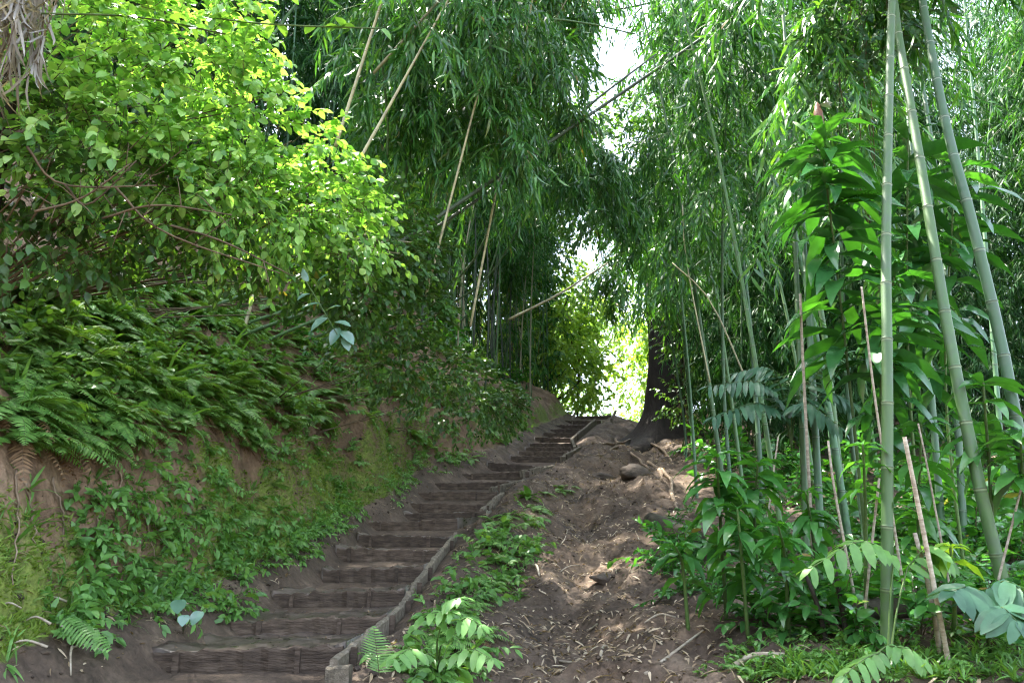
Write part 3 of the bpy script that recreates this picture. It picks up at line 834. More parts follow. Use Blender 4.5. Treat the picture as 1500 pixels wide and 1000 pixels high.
ax_ = rng.uniform(5, 17, 130); P = np.stack([axis(ax_)[0] - rng.uniform(3.0, 8.5, 130), ax_, np.zeros(130)], -1); P[:, 2] = H(P[:, 0], P[:, 1])
place_many(fern_protos, P, 'ferns high on the left slope', 'fern high on the left slope under and behind the leafy shrubs', (.8, 1.4), .45, 'fern')
ax_ = rng.uniform(8, 27, 130); P = np.stack([axis(ax_)[0] - rng.uniform(1.25, 1.9, 130), ax_, np.zeros(130)], -1); P[:, 2] = H(P[:, 0], P[:, 1])
place_many(fern_protos, P, 'ferns hanging on the bank face', 'small fern hanging on the face of the left bank along the stairs', (.3, .75), .6, 'fern')

# herbs
herb_protos = []
for k in range(5):
    def f(m):
        n = rng.integers(5, 9); S = np.zeros((n, 3)) + rng.normal(0, .02, (n, 3)); S[:, 2] = 0
        D = rdir(n, .9); leafy(m, S, D, rng.uniform(.16, .34, n), np.full(n, .35), 9, L_OVAL_S, .075, .016, ang=.95, hang=.25, tr=.003, s0=.25)
    herb_protos.append(proto_mesh('leafy_herb', f, [M['herb'], M['gstem']], cat='herb'))
blade_protos = []
for k in range(4):
    def f(m):
        n = rng.integers(9, 15); D = rdir(n, .8); put_leaves(m, L_BLADE, np.zeros((n, 3)), D, np.tile([0, 0, 1.0], (n, 1)) + rng.normal(0, .2, (n, 3)), rng.uniform(.14, .32, n), .011)
    blade_protos.append(proto_mesh('grass_tuft', f, [M['herb'], M['gstem']], cat='grass'))
P = on_ground([(120, 700), (230, 660), (380, 720), (480, 740), (430, 800), (370, 850), (330, 910), (200, 900), (100, 960), (60, 930)], 150)
place_many(herb_protos, P, 'herbs on the lower left bank', 'small bright green leafy herb on the mossy lower left bank', (.6, 1.35), .5, 'herb')
P = on_ground([(0, 700), (200, 700), (450, 720), (400, 840), (330, 920), (0, 990)], 60)
place_many(blade_protos, P, 'grass tufts on the lower left bank', 'narrow bladed grass tuft on the lower left bank', (.5, 1.0), .5, 'grass')
P = on_ground([(480, 690), (600, 640), (720, 600), (760, 620), (700, 660), (600, 700), (560, 740), (500, 780), (440, 800)], 70)
place_many(herb_protos, P, 'herbs on the middle left bank', 'small leafy herb on the left bank beside the middle steps', (.5, 1.0), .5, 'herb')
ax_ = rng.uniform(9, 26, 90); P = np.stack([axis(ax_)[0] - rng.uniform(.9, 1.7, 90), ax_, np.zeros(90)], -1); P[:, 2] = H(P[:, 0], P[:, 1])
place_many(herb_protos, P, 'herbs on the far left bank', 'leafy herb growing on the left bank beside the upper stairs', (.7, 1.4), .5, 'herb')
ax_ = rng.uniform(6.2, 17, 170); P = np.stack([axis(ax_)[0] - rng.uniform(.78, 1.5, 170), ax_, np.zeros(170)], -1); P[:, 2] = H(P[:, 0], P[:, 1])
place_many(herb_protos, P, 'herbs on the bank face', 'leafy herb sprouting from the mossy bank face beside the middle steps', (.5, 1.2), .5, 'herb')
P = on_ground([(560, 560), (720, 560), (770, 620), (680, 690), (600, 640)], 45)
place_many(fern_protos, P, 'small ferns above the middle steps', 'small drooping fern on the left bank above the middle steps', (.35, .7), .5, 'fern')

# round leaved herb, pale fern leaf, dry bamboo debris on the lower left
g = G(268, 925); root = thing('round_leaf_herb', 'herb with three large pale round leaves beside the second step', 'herb', tuple(g))
for (px, py, t, s, rx_, mt) in ((262, 880, 4.95, .085, .2, 'blue'), (292, 897, 4.9, .085, -.3, 'pale'), (270, 902, 4.85, .065, .1, 'pale')):
    e = U(px, py, t); m_ = MB(); add_tube(m_, curve([(0, 0, 0), (e - g) * .6 + (0, 0, .03), e - g], 7), np.full(7, .003), 5); m_.obj('stalk', M['gstem'], root)
    m_ = MB(); put_leaves(m_, L_HEART, (e - g)[None], np.array([[rx_, -.6, -.75]]), np.array([[rx_, -1, .6]]), s, s * .55); m_.obj('leaf', M[mt], root)
g = G(100, 900); root = thing('fern', 'single pale green fern frond lying over the lowest left bank', 'fern', tuple(g))
m_ = MB(); A = U(92, 905, 4.75) - g; B = U(150, 945, 4.6) - g
d = unit(B - A); put_twigs(m_, A[None], d[None], np.array([np.linalg.norm(B - A) * 1.15]), np.array([.05]), .003, 1)
s = np.linspace(.05, 1, 16); pp = A + (B - A) * 1.15 * s[:, None]; side = unit(np.cross(d, [0, -.6, .8]))
for sg in (1, -1): put_leaves(m_, L_PINNA, pp, np.tile(side * sg + d * .35, (16, 1)), np.tile([0, -.7, .7], (16, 1)), .075 * np.sin(s * 2.6 + .4) + .01, .011)
m_.obj('frond', [M['herb'], M['gstem']], root)
for k, (px, py) in enumerate([(60, 920), (85, 890), (100, 935), (110, 975), (45, 955), (130, 960), (20, 900)]):
    g = G(px, py); d = unit(np.array([rng.normal(0, 1), -.3, rng.normal(0, .4)])); l = rng.uniform(.12, .28); m_ = MB()
    add_tube(m_, curve([g + (0, -.05, .04) - d * l * .5, g + (0, -.07, .07), g + (0, -.05, .03) + d * l * .5], 7), np.linspace(.009, .004, 7), 5)
    tag(m_.obj('dry_stick', M['cane']), 'pale dry broken stick caught on the lowest left bank', 'stick', 'dry sticks on the lowest left bank')

# roots hanging down the earth bank
for k, (a, b, c) in enumerate([((18, 690), (22, 760), (12, 860)), ((25, 700), (40, 740), (45, 800)), ((70, 700), (85, 750), (90, 800)), ((125, 715), (140, 750), (138, 790)), ((270, 700), (275, 735), (262, 745)),
                               ((320, 680), (325, 705), (335, 725)), ((430, 640), (434, 655), (428, 665)), ((575, 585), (590, 610), (592, 635)), ((170, 690), (180, 740), (205, 800)), ((200, 740), (215, 780), (225, 820))]):
    pts = []
    for q in (a, b, c):
        g = G(*q); pts.append(g + nrm(g[:1], g[1:2])[0] * .025)
    m_ = MB(); P = curve(pts, 14); P = P + rng.normal(0, .006, P.shape); add_tube(m_, P, np.linspace(.009, .004, len(P)), 5)
    tag(m_.obj('hanging_root', M['root']), 'thin pale root hanging down the bare face of the left earth bank', 'root', 'roots on the earth bank')

# moss cushions
n = 40000; yy = 3.5 + 14 * rng.random(n) ** 1.4; xx = axis(yy)[0] - rng.uniform(.95, 1.8, n); k = mossmask(xx, yy) + .28 * fbm(xx * 5, yy * 5, 2, 5) > .27
xx, yy = xx[k], yy[k]; zz = H(xx, yy); n = len(xx); m_ = MB()
put_leaves(m_, L_BLADE, np.stack([xx, yy, zz - .004], -1), nrm(xx, yy) + rng.normal(0, .6, (n, 3)), rng.normal(size=(n, 3)), rng.uniform(.02, .07, n), rng.uniform(.004, .008, n))
tag(m_.obj('moss', M['moss']), 'soft yellow-green moss covering the lower left bank', 'moss', kind='stuff')

# glaucous leaf sprig and vine sprigs
root = thing('pale_leaf_sprig', 'sprig with large pale blue-green leaves reaching out over the left ferns', 'sprig', tuple(U(440, 400, 6.0))); base = np.array(root.location)
m_ = MB(); P = curve([U(440, 400, 6.0), U(465, 440, 5.9), U(500, 500, 5.8)], 10) - base; add_tube(m_, P, np.linspace(.006, .003, len(P)), 5); m_.obj('stem', M['gstem'], root)
m_ = MB()
for (x, y, dx, dy, s) in [(452, 412, -10, -18, .11), (465, 415, 12, -18, .11), (470, 445, -38, 5, .15), (478, 455, 22, -12, .12), (480, 465, -25, 22, .16), (490, 472, 26, 8, .14), (498, 480, -15, 30, .15), (500, 485, 30, 22, .16), (505, 492, 8, 32, .13), (455, 430, -20, 12, .12)]:
    p = U(x, y, 5.85) - base; d = np.array([dx, -12, -dy + 2.0]) + rng.normal(0, 3, 3); put_leaves(m_, L_OVAL, p[None], d[None], np.array([[rng.normal(0, .3), -.6, 1]]), s, s * .3)
m_.obj('leaves', M['pale'], root)
for nm, lab, pts, lm, sz in (('hanging_vine', 'horizontal leafy vine strand across the top left of the bamboo', [(300, 25, 5.4), (400, 36, 5.4), (560, 42, 5.6)], 'herb', .14), ('hanging_vine', 'dark vine strand crossing the top of the sunny shrubs', [(60, 20, 4.4), (200, 25, 4.5), (330, 50, 4.6)], 'shr', .09)):
    P = curve([U(*q) for q in pts], 14); base = P[0].copy(); root = thing(nm, lab, 'vine', tuple(base)); m_ = MB(); add_tube(m_, P - base, np.full(len(P), .006), 5); m_.obj('stem', M['gstem'], root)
    n = 22; f = rng.uniform(0, len(P) - 1, n); pp = np.stack([np.interp(f, np.arange(len(P)), P[:, c]) for c in range(3)], -1) - base; d = rng.normal(0, 1, (n, 3)); d[:, 2] = np.abs(d[:, 2]) * .5 * np.where(rng.random(n) < .5, 1, -1)
    m_ = MB(); put_leaves(m_, L_OVAL, pp, d, np.tile([0, -.4, 1.0], (n, 1)) + rng.normal(0, .3, (n, 3)), rng.uniform(.6, 1, n) * sz, sz * .28); m_.obj('leaves', M[lm], root)

# ------------------------------------------------------------------ plants along the ridge between stairs and path
P = on_ground([(630, 900), (665, 840), (712, 780), (740, 760), (800, 740), (800, 800), (760, 850), (715, 900), (705, 990), (600, 1000), (575, 980)], 66)
place_many(herb_protos, P, 'herbs between stairs and path', 'small herb on the earth ridge between the edging boards and the dirt path', (.5, 1.6), .2, 'herb')
P = on_ground([(640, 900), (675, 830), (722, 770), (775, 720), (835, 690), (835, 730), (775, 780), (735, 850), (705, 960), (600, 1000)], 52)
place_many(fern_protos, P, 'ferns between stairs and path', 'small fern on the earth ridge between the edging boards and the dirt path', (.3, .8), .2, 'fern')
# three foreground accents on the ridge
g = G(560, 985); root = thing('fern', 'upright brown-green fern frond beside the timber post', 'fern', tuple(g)); m_ = MB()
A = U(556, 990, 4.6) - g; B = U(548, 918, 4.55) - g; d = unit(B - A); l = np.linalg.norm(B - A); put_twigs(m_, A[None], d[None], np.array([l]), np.array([.02]), .003, 1)
s = np.linspace(.1, 1, 17); pp = A + (B - A) * s[:, None]; side = np.array([1, 0, -.15])
for sg in (1, -1): put_leaves(m_, L_PINNA, pp, np.tile(side * sg + d * .25, (17, 1)), np.tile([0, -1.0, .2], (17, 1)), .10 * np.sin(s * 2.5 + .55) + .006, .0062)
m_.obj('frond', [M['fern'], M['twig']], root)


def rosette(px, py, lab, ll, n, lm, w=.2, up=.7, tpl=L_LANCE):
    g = G(px, py); root = thing('leaf_rosette', lab, 'plant', tuple(g)); m_ = MB(); D = rdir(n, up); D[:, 2] = np.abs(D[:, 2]) + .15
    S = np.zeros((n, 3)); S[:, 2] = rng.uniform(0, .08, n); put_leaves(m_, tpl, S, D, np.tile([0, 0, 1.0], (n, 1)), rng.uniform(.7, 1.1, n) * ll, ll * w); m_.obj('leaves', M[lm], root)
    m_ = MB(); add_tube(m_, [(0, 0, -.05), (0, 0, .04), (0, 0, .1)], [.012, .01, .006], 6); m_.obj('stem', M['gstem'], root); return root


rosette(775, 735, 'bright green leaf rosette on the ridge near the stair bend', .32, 13, 'herb', .18)
rosette(737, 775, 'small pale rosette beside the edging boards halfway up', .2, 8, 'herb', .2)
rosette(750, 820, 'small light green rosette on the slope above the dirt path', .2, 9, 'herb', .2)
rosette(760, 880, 'low mossy tuft on the left side of the dirt path', .16, 14, 'fern', .12, .4)


def big_frond_plant(px, py, t, lab, fronds, lm='herb', pin=8, pl=.16, pw=.28, name='big_leaf_fern', cat='fern'):
    """plant with a few large pinnate leaves; fronds = list of pixel polylines with depth"""
    g = G(px, py) if t is None else U(px, py, t); root = thing(name, lab, cat, tuple(g))
    for fr in fronds:
        P = curve([U(*q) for q in fr], 12) - g; m_ = MB(); P0 = curve([(0, 0, 0), P[0] * .55 + (0, 0, .05), P[0]], 8)
        add_tube(m_, np.vstack([P0, P[1:]]), np.linspace(.007, .002, len(P0) + len(P) - 1), 5, 1)
        f = np.linspace(.5, len(P) - 1.02, pin); pp = np.stack([np.interp(f, np.arange(len(P)), P[:, c]) for c in range(3)], -1); T = unit(np.gradient(pp, axis=0))
        side = unit(np.cross(T, [0, -.35, 1.0])); sc = np.sin(np.linspace(.55, 2.75, pin))
        for sg in (1, -1):
            dd = side * sg + T * .55 + np.array([0, 0, -.35]) + rng.normal(0, .12, T.shape)
            put_leaves(m_, L_PINNA_B, pp, dd, np.tile([0, -.5, 1.0], (pin, 1)) + rng.normal(0, .2, (pin, 3)), pl * (.45 + .6 * sc), pl * pw * .5 * (.6 + .5 * sc))
        put_leaves(m_, L_PINNA_B, pp[-1:], T[-1:], np.array([[0, -.4, 1.0]]), pl * .6, pl * pw * .4)
        m_.obj('frond', [M[lm], M['gstem']], root)
    return root


big_frond_plant(640, 985, None, 'light green compound-leaved plant in front of the timber post', [[(600, 930, 4.6), (625, 900, 4.5), (660, 895, 4.4)], [(650, 935, 4.5), (680, 905, 4.4), (705, 915, 4.3)], [(620, 960, 4.4), (600, 950, 4.2), (575, 965, 4.0)], [(650, 965, 4.4), (690, 950, 4.2), (720, 965, 4.1)], [(640, 940, 4.5), (655, 885, 4.5), (675, 875, 4.4)]], 'herb', 6, .12, .34)

# ------------------------------------------------------------------ dirt path litter
n = 12000; u = rng.normal(2.2, 1.0, n); yy = 2.6 + 20 * rng.random(n) ** 1.7; k = (u > .75) & (u < 5); u, yy = u[k], yy[k]; xx = axis(yy)[0] + u; n = len(xx); m_ = MB()
put_leaves(m_, L_BAM, np.stack([xx, yy, H(xx, yy) + .022], -1), np.stack([rng.normal(size=n), rng.normal(size=n), rng.normal(0, .22, n)], -1), np.stack([rng.normal(0, .3, n), rng.normal(0, .3, n), np.ones(n)], -1), .03 + .13 * rng.random(n) ** 2, rng.uniform(.005, .012, n))
n = 900; yy = 4 + 14 * rng.random(n); xx = axis(yy)[0] - rng.uniform(.68, 1.2, n)
put_leaves(m_, L_BAM, np.stack([xx, yy, H(xx, yy) + .012], -1), np.stack([rng.normal(size=n), rng.normal(size=n), rng.normal(0, .2, n)], -1), np.stack([rng.normal(0, .35, n), rng.normal(0, .35, n), np.ones(n)], -1), rng.uniform(.03, .1, n), rng.uniform(.004, .01, n))
LP = np.concatenate(LIT); n = len(LP); put_leaves(m_, L_BAM, LP, np.stack([rng.normal(size=n), rng.normal(size=n), rng.normal(0, .15, n)], -1), np.stack([rng.normal(0, .3, n), rng.normal(0, .3, n), np.ones(n)], -1), rng.uniform(.04, .12, n), .008)
tag(m_.obj('leaf_litter', M['dry']), 'scattered dry bamboo leaves on the dirt path and steps', 'leaf litter', kind='stuff')
n = 2600; u = np.where(rng.random(n) < .7, rng.normal(2.2, 1.2, n), rng.uniform(-1.6, -.7, n)); yy = 2.6 + 16 * rng.random(n) ** 1.6; k = ((u > .75) & (u < 5.5)) | (u < -.7); u, yy = u[k], yy[k]; xx = axis(yy)[0] + u; n = len(xx)
V0 = np.array([(1, 0, 0), (0, 1, 0), (-1, 0, 0), (0, -1, 0), (0, 0, 1), (0, 0, -1), (.6, .6, .5), (-.6, .6, .45), (-.6, -.6, .5), (.6, -.6, .4)], float)
Q0 = np.array([(0, 6, 4, 9), (1, 7, 4, 6), (2, 8, 4, 7), (3, 9, 4, 8), (0, 5, 1, 6), (1, 5, 2, 7), (2, 5, 3, 8), (3, 5, 0, 9)])
S_ = (.006 + .03 * rng.random(n) ** 4)[:, None, None] * rng.uniform(.6, 1.3, (n, 1, 3)); a = rng.uniform(0, 6.28, n); c_, s_ = np.cos(a), np.sin(a); J = V0[None] * S_ * rng.uniform(.75, 1.25, (n, 10, 3))
Vr = np.stack([J[..., 0] * c_[:, None] - J[..., 1] * s_[:, None], J[..., 0] * s_[:, None] + J[..., 1] * c_[:, None], J[..., 2] * .8], -1) + np.stack([xx, yy, H(xx, yy) + .003], -1)[:, None]
m_ = MB(); m_.add(Vr.reshape(-1, 3), (Q0[None] + (np.arange(n) * 10)[:, None, None]).reshape(-1, 4)); tag(m_.obj('soil_clods', M['clod'], None, False), 'crumbs and clods of brown earth on the dirt path and bank foot', 'soil', kind='stuff')
STK = [((945, 990), (1030, 925), .014, 'long thin dry stick on the right side of the path'), ((820, 970), (890, 968), .012, 'pale flat stick lying across the path near the bottom'), ((880, 965), (890, 948), .016, 'short pale bamboo sheath piece on the path'),
       ((944, 914), (990, 905), .012, 'straight pale stick under the ginger at the right edge of the path'), ((750, 830), (745, 850), .01, 'upright short stick left of the path'), ((780, 830), (790, 845), .02, 'pair of brown sticks under the ridge plants'),
       ((820, 800), (832, 775), .008, 'thin stick leaning up the slope left of the path'), ((905, 805), (945, 795), .008, 'thin stick across the upper path'), ((1075, 980), (1150, 962), .022, 'thick pale branch on the ground under the bamboos'), ((860, 925), (875, 915), .014, 'pale curled sheath piece in the middle of the path'),
       ((820, 838), (850, 828), .009, 'thin twig across the middle of the path'), ((975, 960), (1000, 945), .008, 'thin twig near the right edge of the path')]
for (a, b, r_, lab) in STK:
    A = G(*a) + (0, 0, r_ * .8); B = G(*b) + (0, 0, r_ * .8); m_ = MB(); P = curve([A, (A + B) / 2 + rng.normal(0, .02, 3) + (0, 0, .01), B], 9); add_tube(m_, P, np.linspace(r_, r_ * .5, len(P)), 6)
    tag(m_.obj('dry_stick', M['cane']), lab, 'stick')
for k in range(34):
    y = 3.2 + 14 * rng.random(); x = float(axis(y)[0]) + rng.uniform(1.2, 4.0); a = rng.uniform(0, 6.28); l = rng.uniform(.06, .22); xs_ = x + np.linspace(-.5, .5, 5) * l * math.cos(a); ys_ = y + np.linspace(-.5, .5, 5) * l * math.sin(a)
    m_ = MB(); add_tube(m_, np.stack([xs_, ys_, H(xs_, ys_) + .012 + rng.uniform(0, .02)], -1), np.linspace(.007, .003, 5), 5)
    tag(m_.obj('dry_twig', M['cane']), 'small broken dry twig lying on the dirt path', 'twig', 'small twigs on the dirt path')
# roots over the upper path and rocks
for k, (pts) in enumerate([[(965, 690), (985, 730), (992, 748)], [(950, 680), (980, 700), (985, 725)], [(900, 645), (925, 665), (950, 690)], [(905, 655), (880, 668), (850, 668)], [(930, 640), (965, 655), (985, 680)], [(870, 650), (900, 652), (940, 640)]]):
    P = curve([G(*q) + (0, 0, .03) for q in pts], 12); P += rng.normal(0, .015, P.shape); m_ = MB(); add_tube(m_, P, np.linspace(.045, .025, len(P)), 6)
    tag(m_.obj('surface_root', M['root']), 'pale tree root snaking over the upper end of the dirt path', 'root', 'roots over the upper path')


def rock(px, py, s, lab, mat='rock'):
    g = G(px, py); m_ = MB(); nu, nv = 24, 14; a = np.linspace(0, 2 * math.pi, nu, endpoint=False); b = np.linspace(-1.45, 1.45, nv); A_, B_ = np.meshgrid(a, b)
    d = np.stack([np.cos(A_) * np.cos(B_), np.sin(A_) * np.cos(B_), np.sin(B_)], -1); sd = px
    rr = 1 + fbm(d[..., 0] * 1.7 + d[..., 2] * 1.3 + sd, d[..., 1] * 1.7 - d[..., 2], 4, 7) * .7
    V = g + d * rr[..., None] * np.array(s) + (0, 0, s[2] * .35); i = np.arange(nv - 1)[:, None] * nu; j = np.arange(nu)[None]; j2 = (j + 1) % nu
    Qd = np.stack([i + j, i + j2, i + nu + j2, i + nu + j], -1).reshape(-1, 4); m_.add(V, Qd)
    c0 = np.arange(nu); m_.Q.append((nv - 1) * nu + c0[None]); m_.M.append(np.zeros(1)); m_.Q.append(c0[::-1][None]); m_.M.append(np.zeros(1))
    tag(m_.obj('rock', M[mat]), lab, 'rock')


rock(880, 702, (.3, .22, .09), 'flat brown boulder in the upper path')
rock(930, 698, (.3, .28, .16), 'dark mossy boulder at the right of the upper path')
rock(885, 850, (.14, .1, .06), 'dark half buried stone in the middle of the path')
for (pts, r_, lab) in (([(955, 772), (985, 785), (1020, 800)], .13, 'short mossy log end poking out at the right edge of the path'), ([(1190, 935), (1290, 905), (1420, 890), (1520, 880)], .085, 'long fallen brown log behind the front bamboo')):
    P = curve([G(*q) + (0, 0, r_ * .6) for q in pts], 14); m_ = MB(); R = np.linspace(r_ * 1.05, r_ * .9, len(P)) * (1 + rng.normal(0, .012, len(P))); add_tube(m_, P, R, 14); tag(m_.obj('fallen_log', M['log']), lab, 'log')

# ------------------------------------------------------------------ RIGHT: three big front bamboos
def up_path(pb, pt, Y0, lean=0.0, h=11.0, bend=(0, 0)):
    """culm from ground pixel pb through top pixel pt at roughly constant forward distance"""
    B = PY(pb[0], pb[1], Y0); T = PY(pt[0], pt[1], Y0 + lean); d = (T - B) / (T[2] - B[2]); zb = Hs(B[0], B[1]); B = B + d * (zb - B[2] - .1)
    zs_ = np.linspace(0, 1, 8); P = B + d * (h * zs_)[:, None]; P[:, 0] += bend[0] * zs_ ** 3; P[:, 1] += bend[1] * zs_ ** 3; P[:, 2] -= (abs(bend[0]) + abs(bend[1])) * .3 * zs_ ** 4
    return P


def traced(pts, top):
    P = [U(*q) for q in pts]; d = unit(P[0] - P[1]); b = P[0].copy(); k = 0
    while b[2] > Hs(b[0], b[1]) - .05 and k < 200: b = b + d * .03; k += 1
    e = P[-1] + unit(P[-1] - P[-2]) * top * .5; f = e + unit(P[-1] - P[-2]) * top * .35 + np.array([-top * .42, -top * .1, -top * .12])  # out-of-view top bent over the path to shade it
    return [b] + P + [e, f]


bamboo_path('giant_bamboo', traced([(1299, 880, 4.9), (1300, 560, 5.2), (1298, 340, 5.6), (1306, 0, 6.4)], 6), .038, .014, 'thick upright green bamboo, leftmost of the three front culms', 'pole', .55, 1, 1.3, 5, 6, 9, .26, .4, 'thick front bamboos', 14, n=40)
bamboo_path('giant_bamboo', traced([(1466, 840, 5.1), (1430, 690, 5.25), (1388, 480, 5.6), (1346, 225, 6.2), (1312, 30, 6.8)], 6), .041, .014, 'thick leaning green bamboo, middle one of the three front culms', 'pole', .55, 1, 1.3, 5, 6, 9, .26, .42, 'thick front bamboos', 14, n=40)
bamboo_path('giant_bamboo', traced([(1502, 690, 5.3), (1466, 500, 5.6), (1420, 310, 5.9), (1385, 180, 6.3), (1350, 0, 6.9)], 6), .042, .014, 'thick blue-green bamboo, rightmost of the three front culms', 'pole2', .55, 1, 1.3, 5, 6, 9, .26, .41, 'thick front bamboos', 14, n=40)
MID = [((1215, 600), (1125, 0), 9.0, .036, 'pole2', 'blue-green bamboo left of the tall ginger'), ((1225, 640), (1170, 0), 10.0, .04, 'pole', 'green bamboo rising behind the ginger flower'), ((1130, 680), (1030, 0), 8.6, .026, 'pole', 'slender bamboo curving up left of the blue-green culm'),
       ((1050, 640), (1000, 280), 11., .03, 'pole', 'slim bamboo nearest the dark tree, right of the path'), ((1075, 610), (1035, 300), 11.5, .026, 'pole', 'thin pale bamboo between the dark tree and the fern palm'), ((1110, 620), (1085, 200), 12., .034, 'pole2', 'bamboo standing behind the blue fern palm'),
       ((1290, 560), (1255, 20), 9.5, .034, 'pole2', 'shaded bamboo just left of the front culms'), ((1360, 520), (1320, 0), 9., .036, 'pole2', 'shaded bamboo between the first two front culms'), ((1400, 560), (1370, 0), 8.5, .034, 'pole2', 'shaded bamboo between the last two front culms'),
       ((1175, 620), (1165, 330), 8.2, .03, 'pole', 'short visible green culm beside the ginger stalk'), ((1195, 640), (1180, 350), 8.0, .034, 'pole2', 'blue-green culm close behind the ginger stalk'), ((1455, 500), (1425, 100), 10., .03, 'pole2', 'dim bamboo near the right edge of the photo')]
for (a, b, Y, r_, pm, lab) in MID:
    bamboo_path('bamboo', up_path(a, b, Y, .2, rng.uniform(9, 11), (rng.uniform(-1.4, .3), rng.uniform(-.5, .8))), r_ * 1.15, .008, lab, pm, .6, 1, 1.0, 2, 4, 8, .2, .45, 'single bamboos right of the path', 9)
# leaning dead culms right
LEAN = [((1040, 560, 10), (1005, 380, 10.5), (1000, 300, 11), .010, 'pole3', 'thin leaning dry bamboo stem at the dark tree'), ((1095, 560, 9), (1040, 440, 9.5), (985, 385, 10), .010, 'pole3', 'thin dry cane leaning left through the right bamboos')]
for a, b, c, r_, pm, lab in LEAN:
    m_ = MB(); culm(m_, curve([U(*a), U(*b), U(*c)], 12), r_, r_ * .7, .3, 6); tag(m_.obj('dry_cane', M[pm], None, True, 'node'), lab, 'cane')
CANES = [((1395, 1000), (1325, 640), 4.6, .016, 'thick pale ringed cane crossing in front of the right undergrowth'), ((1380, 985), (1340, 780), 4.75, .017, 'brown ringed cane just left of the thick pale cane'), ((1240, 800), (1213, 645), 5.6, .011, 'thin pale cane left of the front bamboo'),
         ((1262, 940), (1288, 700), 5.1, .010, 'thin pale cane standing just left of the front bamboo foot'), ((1185, 690), (1172, 430), 6.2, .014, 'grey knobbly stem under the ginger leaves'), ((1310, 760), (1262, 420), 5.5, .010, 'speckled thin cane beside the ginger stalk'),
         ((1210, 940), (1175, 830), 5.2, .018, 'dark leaning stub in the right undergrowth'), ((1240, 930), (1215, 800), 5.2, .02, 'dark upright stub in the right undergrowth'), ((1370, 750), (1345, 620), 5.2, .008, 'thin bent cane between the front culms'), ((1120, 800), (1140, 640), 6.5, .009, 'thin reddish stem in the left of the undergrowth'),
         ((1470, 820), (1500, 700), 5., .009, 'thin pale cane at the right edge of the photo')]
for (a, b, t, r_, lab) in CANES:
    A = U(a[0], a[1], t); B = U(b[0], b[1], t + .15); A[2] = min(A[2], Hs(A[0], A[1])) if a[1] > 880 else A[2]
    A0 = A - unit(B - A) * (.1 if a[1] > 880 else max(0.1, (A[2] - Hs(A[0], A[1])) * 1.05)); m_ = MB(); P = curve([A0, (A + B) / 2 + rng.normal(0, .015, 3), B], 14); culm(m_, P, r_, r_ * .75, .085 if r_ > .014 else .14, 7)
    tag(m_.obj('dry_cane', M['cane'] if 'dark' not in lab else M['bark'], None, True, 'node'), lab, 'cane')


# ------------------------------------------------------------------ ginger plants
def ginger(pts, lab, n, ll, wl, lo=.3, lm='ging', flower=False, group=None, sr=.016, droop=.35):
    """stalk along pts with spirally set long leaves over its upper part"""
    P = curve(pts, 22); base = P[0].copy(); root = thing('ginger_plant', lab, 'ginger', tuple(base), group); P = P - base
    m_ = MB(); add_tube(m_, P, np.linspace(sr, sr * .45, len(P)), 7); m_.obj('stalk', M['gstem'], root)
    f = np.sort(lo + (1 - lo) * rng.random(n) ** .8) * (len(P) - 1); f[-6:] = (len(P) - 1) * np.linspace(.97, 1, 6)
    pp = np.stack([np.interp(f, np.arange(len(P)), P[:, c]) for c in range(3)], -1); a = np.arange(n) * 2.0 + rng.uniform(-.5, .5, n)
    tipf = f / (len(P) - 1); rise = .10 + .42 * smooth(.88, 1, tipf) + rng.normal(0, .14, n)
    D = np.stack([np.cos(a), np.sin(a), rise], -1)
    m_ = MB(); sc = rng.uniform(.75, 1.1, n) * (1 - .25 * smooth(.93, 1, tipf))
    put_leaves(m_, L_LANCE, pp, D, np.tile([0, 0, 1.0], (n, 1)) + rng.normal(0, .25, (n, 3)), ll * sc, wl * sc, 0); m_.obj('leaves', M[lm], root)
    if flower:
        top = P[-1]; m_ = MB(); z = np.linspace(0, 1, 9); add_tube(m_, top + np.stack([z * 0, z * 0, z * .24 + .04], -1), .032 * np.sin(z * 2.6 + .45) + .004 + .004 * (np.arange(9) % 2), 9); fl = m_.obj('flower_cone', M['cone'], root)
        m_ = MB(); n2 = 5; put_leaves(m_, L_HEART, np.tile(top + (.03, -.02, .24), (n2, 1)), np.array([[1, -.3, .4], [.8, -.6, .1], [.9, .2, .2], [.7, -.3, .9], [1, 0, -.1]], float), np.tile([0, -.3, 1.0], (n2, 1)), .085, .04); m_.obj('petal', M['petal'], fl)
    return root


def gb(px, py, t):
    p = U(px, py, t); return np.array([p[0], p[1], Hs(p[0], p[1]) - .03])


ginger([gb(1255, 700, 6.6), U(1240, 520, 6.5), U(1202, 195, 6.4)], 'tall ginger plant crowned by a reddish flower cone with a white bloom', 70, .62, .072, .45, flower=True)
ginger([gb(1330, 700, 7.0), U(1330, 520, 7.0), U(1330, 185, 7.0)], 'tall ginger behind the front bamboos with drooping glossy leaves', 58, .62, .072, .42)
ginger([gb(1390, 700, 7.2), U(1385, 560, 7.2), U(1400, 240, 7.2)], 'tall ginger between the right hand bamboos, highest on its side', 50, .6, .07, .42)
ginger([gb(1290, 700, 6.4), U(1290, 600, 6.4), U(1310, 400, 6.4)], 'mid-height ginger filling the gap beneath the flowering one', 44, .56, .07, .35)
ginger([gb(1450, 850, 5.4), U(1450, 700, 5.4), U(1440, 560, 5.4)], 'ginger plant with broad leaves near the right edge, waist high', 26, .36, .05, .4, lm='ging2')
ginger([gb(1500, 850, 5.2), U(1500, 740, 5.2), U(1495, 640, 5.1)], 'ginger plant cut by the right edge of the photo', 22, .36, .05, .35, lm='ging2')
ginger([gb(1260, 870, 5.3), U(1268, 760, 5.2), U(1264, 650, 5.1)], 'small bright ginger shoot just left of the front bamboo', 15, .22, .032, .5, lm='ging2')
